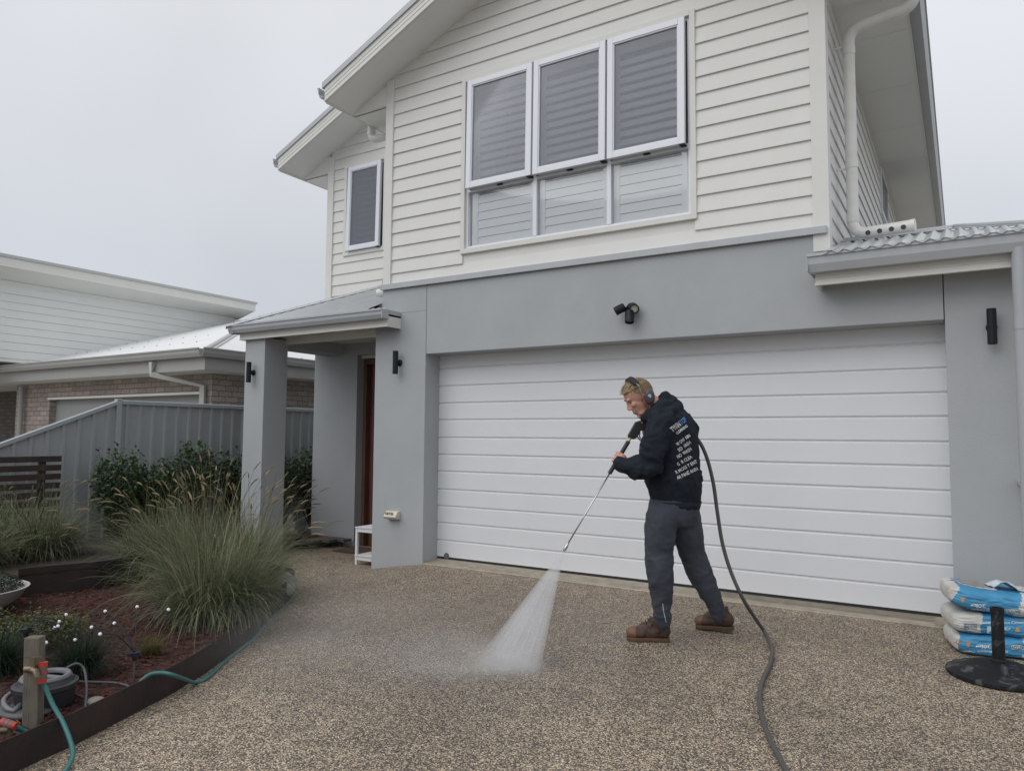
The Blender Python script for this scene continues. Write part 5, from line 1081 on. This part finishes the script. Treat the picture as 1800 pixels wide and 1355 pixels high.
def puff(name, c, rad, dens, nscale=3., rot=0):
    m = MB().ball((0, 0, 0), (1, 1, 1), 24); o = m.build(name, volume_mat(name + '_air', puffb(dens, 1, nscale)), smooth='all', kind='stuff'); o.location = c; o.scale = rad; o.rotation_euler = (0, 0, rot); return o
puff('water_mist', G(886, 1170, .03), (.33, .24, .17), 4.2, 2.4, R(20))
puff('water_mist', G(800, 1165, .05), (.85, .55, .24), .8, 1.8, R(20))
puff('water_mist', G(600, 1120, .12), (1.9, 1.2, .45), .16, 1.3, R(-30))
# ================================================================== UMBRELLA BASE
UC = G(1757, 1189); IRON = mat('scuffed_iron', (.018, .019, .022), .62, spec=.3, var=.5, vscale=8, bump=.25, bscale=25)
def scuff(m):
    n = m.node_tree.nodes; l = m.node_tree.links; b = n['Principled BSDF']; t = n.new('ShaderNodeTexCoord'); x = n.new('ShaderNodeTexNoise'); x.inputs['Scale'].default_value = 11; x.inputs['Detail'].default_value = 8; x.inputs['Roughness'].default_value = .7; x.inputs['Distortion'].default_value = .8; l.new(t.outputs['Object'], x.inputs['Vector'])
    r = n.new('ShaderNodeValToRGB'); r.color_ramp.elements[0].position = .53; r.color_ramp.elements[0].color = (.009, .010, .012, 1); r.color_ramp.elements[1].position = .64; r.color_ramp.elements[1].color = (.075, .08, .09, 1); l.new(x.outputs[0], r.inputs[0]); l.new(r.outputs[0], b.inputs['Base Color'])
scuff(IRON)
ub = thing('umbrella_base', 'scuffed black round umbrella base with upright pole in front of the cement bags', 'umbrella base', UC)
MB().lathe([(.001, 0), (.262, 0), (.270, .006), (.270, .022), (.262, .028), (.235, .040), (.13, .074), (.06, .088), (.001, .090)], UC, 56).build('base_plate', IRON, ub, smooth=30)
PB = UC + Vector((0, 0, .088)); MB().lathe([(.001, 0), (.044, 0), (.044, .008), (.033, .016), (.033, .275), (.036, .277), (.036, .305), (.0265, .305), (.0265, .22), (.001, .22)], PB, 28).build('pole_socket', IRON, ub, smooth=35)
# ================================================================== CEMENT BAGS
PAPW = mat('white_paper_sack', (.58, .57, .54), .75, var=.12, vscale=9, bump=.5, bscale=14, col2=(.46, .44, .41)); PAPB = mat('blue_paper_sack', (.05, .25, .45), .6, var=.14, vscale=9, bump=.4, bscale=14)
TEAL = mat('teal_print', (.03, .16, .24), .7); WTX2 = mat('pale_print', (.60, .68, .72), .7); ORN = mat('orange_print', (.50, .25, .07), .7); BRN = mat('torn_brown', (.25, .16, .09), .85, var=.3, vscale=15); CEM = mat('cement_powder', (.27, .255, .235), .95, var=.2, vscale=20, bump=.7, bscale=50)
C0 = G(1684, 1151); ux = Vector((.975, .22, 0)).normalized(); uy = Vector((-.22, .975, 0)).normalized()
def bag(label, org, ang, hx_, hy_, hz_, zones, seed, sag=0.0, tilt=0.0):
    Rm = Matrix.Rotation(R(ang), 3, 'Z'); X_ = Rm @ ux; Y_ = Rm @ uy; cen = org + X_ * hx_ + Y_ * hy_ + Vector((0, 0, hz_))
    t = thing('cement_bag', label, 'cement bag', org, 'cement bags stacked beside the garage door')
    bm = bmesh.new(); bmesh.ops.create_cube(bm, size=2); bmesh.ops.subdivide_edges(bm, edges=bm.edges, cuts=47, use_grid_fill=True)
    m = MB(); bm.verts.ensure_lookup_table(); vs = []
    for v in bm.verts:
        x, y, z = v.co; k = 9.0; r = (abs(x) ** k + abs(y) ** k + abs(z) ** 3.2) ** (1 / k) if max(abs(x), abs(y)) > .0 else 1
        r = max((abs(x) ** k + abs(y) ** k + abs(z) ** k) ** (1 / k), .3); x, y, z = x / r, y / r, z / r
        ed = (1 - abs(x) ** 5 * .22) * (1 - abs(y) ** 6 * .16); z2 = z * ed; y2 = y * (1 - .06 * abs(x) ** 4) * (1 + .05 * math.cos(z * 1.5)); x2 = x * (1 + .04 * math.cos(z * 1.5))
        nz = noise.noise(Vector((x * 2 + seed, y * 2, z * 1.5))) * .08
        p = cen + X_ * x2 * hx_ + Y_ * y2 * hy_ * (1 + nz * .4) + Vector((0, 0, z2 * hz_ * (1 + nz) + sag * (x * x) * hz_ + tilt * x * hx_)); q = noise.noise(Vector((x * 7 + seed, y * 7, z * 5))) * .004
        vs.append((p + (X_ * x * .3 + Y_ * y + Vector((0, 0, z))) * q, x, y, z))
    m.v = [a[0] for a in vs]
    for f in bm.faces:
        cx_ = sum(vs[v.index][1] for v in f.verts) / 4; cz_ = sum(vs[v.index][3] for v in f.verts) / 4; mi = 0
        for a, b, sl_ in zones:
            if a + sl_ * cz_ < cx_ < b + sl_ * cz_: mi = 1
        m.f.append(tuple(v.index for v in f.verts)); m.m.append(mi)
    bm.free(); o = m.build('sack', [PAPW, PAPB], t, smooth='all'); return t, o, cen, X_, Y_
tri = ([Vector((0, 1, 0)), Vector((.2, 1.1, 0)), Vector((.8, 1.1, 0)), Vector((1, 1, 0)), Vector((.62, 0, 0)), Vector((.38, 0, 0)), Vector((.5, .6, 0))], [(0, 1, 6), (1, 2, 6), (2, 3, 6), (3, 4, 6), (4, 5, 6), (5, 0, 6)])
def qd(nx=6, ny=3): return ([Vector((i / nx, j / ny, 0)) for j in range(ny + 1) for i in range(nx + 1)], [(j * (nx + 1) + i, j * (nx + 1) + i + 1, (j + 1) * (nx + 1) + i + 1) for j in range(ny) for i in range(nx)] + [(j * (nx + 1) + i, (j + 1) * (nx + 1) + i + 1, (j + 1) * (nx + 1) + i) for j in range(ny) for i in range(nx)])
HZ = .068
o3 = C0 + Vector((0, 0, 0)); o2 = o3 + Vector((.0, .0, HZ * 1.93)) - ux * .005; o1 = o2 + Vector((0, 0, HZ * 1.93)) - ux * .02 + uy * .0
b3 = bag('lowest blue and white cement bag of the stack, scuffed brown at its left corner', o3, 0, .275, .20, HZ, [(-.93, .28, .02)], 1)
b2 = bag('middle cement bag of the stack, white at its left end', o2, 1.5, .275, .20, HZ, [(-.48, .95, .03)], 5)
b1 = bag('topmost torn open cement bag of the stack with powder showing', o1, -2, .275, .20, HZ * 1.05, [(-.90, .30, .10)], 9, .25, -.06)
v3, v2, v1 = (bvh_of(x[1]) for x in (b3, b2, b1))
def bastion(bv_, par, a, b, h, up=True):
    decal(bv_, par, 'label_box', '', a, b, h, TEAL, .0014, shape=qd())
    import math as _m
    dx, dy = b[0] - a[0], b[1] - a[1]; n_2 = (dy / _m.hypot(dx, dy), -dx / _m.hypot(dx, dy)); f = lambda p, u, w: (p[0] + dx * u + n_2[0] * h * w, p[1] + dy * u + n_2[1] * h * w)
    decal(bv_, par, 'label_box', '', f(a, .03, .1), f(b, -.03, .1), h * .8, PAPW, .0020, shape=qd()); decal(bv_, par, 'lettering', 'BASTION', f(a, .06, .2), f(b, -.06, .2), h * .6, TEAL, .0028, bold=.03)
bastion(v1, b1[1], (1794, 1071), (1768, 1068), 9)
bastion(v2, b2[1], (1694, 1105), (1717, 1106), 10)
bastion(v3, b3[1], (1804, 1133), (1777, 1132), 10)
decal(v1, b1[1], 'lettering', '20kg', (1733, 1059), (1706, 1058), 9, WTX2, bold=.04); decal(v1, b1[1], 'lettering', 'General Purpose Cement', (1758, 1071), (1679, 1065), 5, WTX2)
decal(v1, b1[1], 'logo', '', (1688, 1058), (1697, 1058), 8, ORN, shape=tri)
decal(v2, b2[1], 'lettering', 'General Purpose Cement', (1722, 1097), (1803, 1097), 6, WTX2, bold=.03); decal(v2, b2[1], 'lettering', '20kg', (1757, 1109), (1776, 1109), 7, WTX2, bold=.04)
decal(v2, b2[1], 'logo', '', (1793, 1102), (1784, 1102), 8, ORN, shape=tri); decal(v2, b2[1], 'label_box', '', (1735, 1112), (1745, 1112), 12, WTX2, shape=qd())
decal(v3, b3[1], 'lettering', '20kg', (1742, 1130), (1715, 1130), 9, WTX2, bold=.04); decal(v3, b3[1], 'lettering', 'General Purpose Cement', (1772, 1142), (1688, 1141), 5, WTX2); decal(v3, b3[1], 'logo', '', (1697, 1136), (1707, 1136), 8, ORN, shape=tri)
for bv_, o_, a, b, h in ((v1, b1[1], (1650, 1051), (1660, 1056), 13), (v2, b2[1], (1655, 1093), (1664, 1098), 12), (v3, b3[1], (1661, 1134), (1667, 1140), 12)): decal(bv_, o_, 'end_label', '', a, b, h, mat('end_print', (.13, .27, .34), .7), shape=qd(3, 3))
decal(v3, b3[1], 'scuffed_patch', '', (1669, 1142), (1681, 1148), 24, BRN, .0016, shape=qd(3, 3))
# torn opening: powder patch and lifted paper flaps on the top bag
cen, X_, Y_ = b1[2:]; rn = random.Random(4)
def onbag(a, b, lift):
    o_ = cen + X_ * a + Y_ * b + Vector((0, 0, .3)); h = v1.ray_cast(o_, Vector((0, 0, -1))); return h[0] + Vector((0, 0, lift))
ring = [(math.cos(t) * (1 + .16 * math.sin(5 * t) + .1 * rn.random()), math.sin(t) * (1 + .14 * math.cos(7 * t) + .12 * rn.random())) for t in [2 * math.pi * k / 40 for k in range(40)]]
def patch(ca, cb, ra, rb, lift, m_, nm):
    mb = MB(); vs = [onbag(ca, cb, lift)]; fs = []
    for q in (.5, 1.0): vs += [onbag(ca + x * ra * q, cb + y * rb * q, lift) for x, y in ring]
    for k in range(40): j = (k + 1) % 40; fs += [(0, 1 + k, 1 + j), (1 + k, 41 + k, 41 + j, 1 + j)]
    mb.add(vs, fs).build(nm, m_, b1[1], fix=False)
patch(-.10, .02, .125, .135, .0022, mat('torn_edge', (.55, .60, .64), .8), 'torn_edge'); patch(-.105, .03, .108, .112, .0040, CEM, 'cement_powder')
mb = MB(); P0 = onbag(.02, -.05, 0)
def flap(u, v):
    a = -.03 + .20 * u + .02 * math.sin(7 * v); b = -.12 + .18 * v + .012 * math.sin(9 * u); base = onbag(max(min(a, .24), -.24), max(min(b, .17), -.17), .004); return base + Vector((0, 0, .055 * math.exp(-((u - .35) / .28) ** 2) * (1 - .3 * v) + .006 * noise.noise(Vector((u * 9, v * 9, 0)))))
mb.grid(18, 14, flap); mb.build('torn_flap', mat('torn_paper', (.50, .57, .63), .75, var=.1, vscale=25, bump=.5, bscale=40), b1[1], smooth='all', fix=False)
# fallen leaf on the driveway
lp = G(1304, 1138, .004); MB().prism([lp + Vector(q) * 1 for q in ((-.02, 0, 0), (-.008, .010, .003), (.010, .009, .004), (.022, .002, .008), (.008, -.008, .003), (-.008, -.007, .001))], (0, 0, .001)).build('fallen_leaf', mat('yellow_leaf', (.34, .22, .05), .7), label='small yellow fallen leaf on the driveway beside the pressure hose', cat='leaf', org=lp)
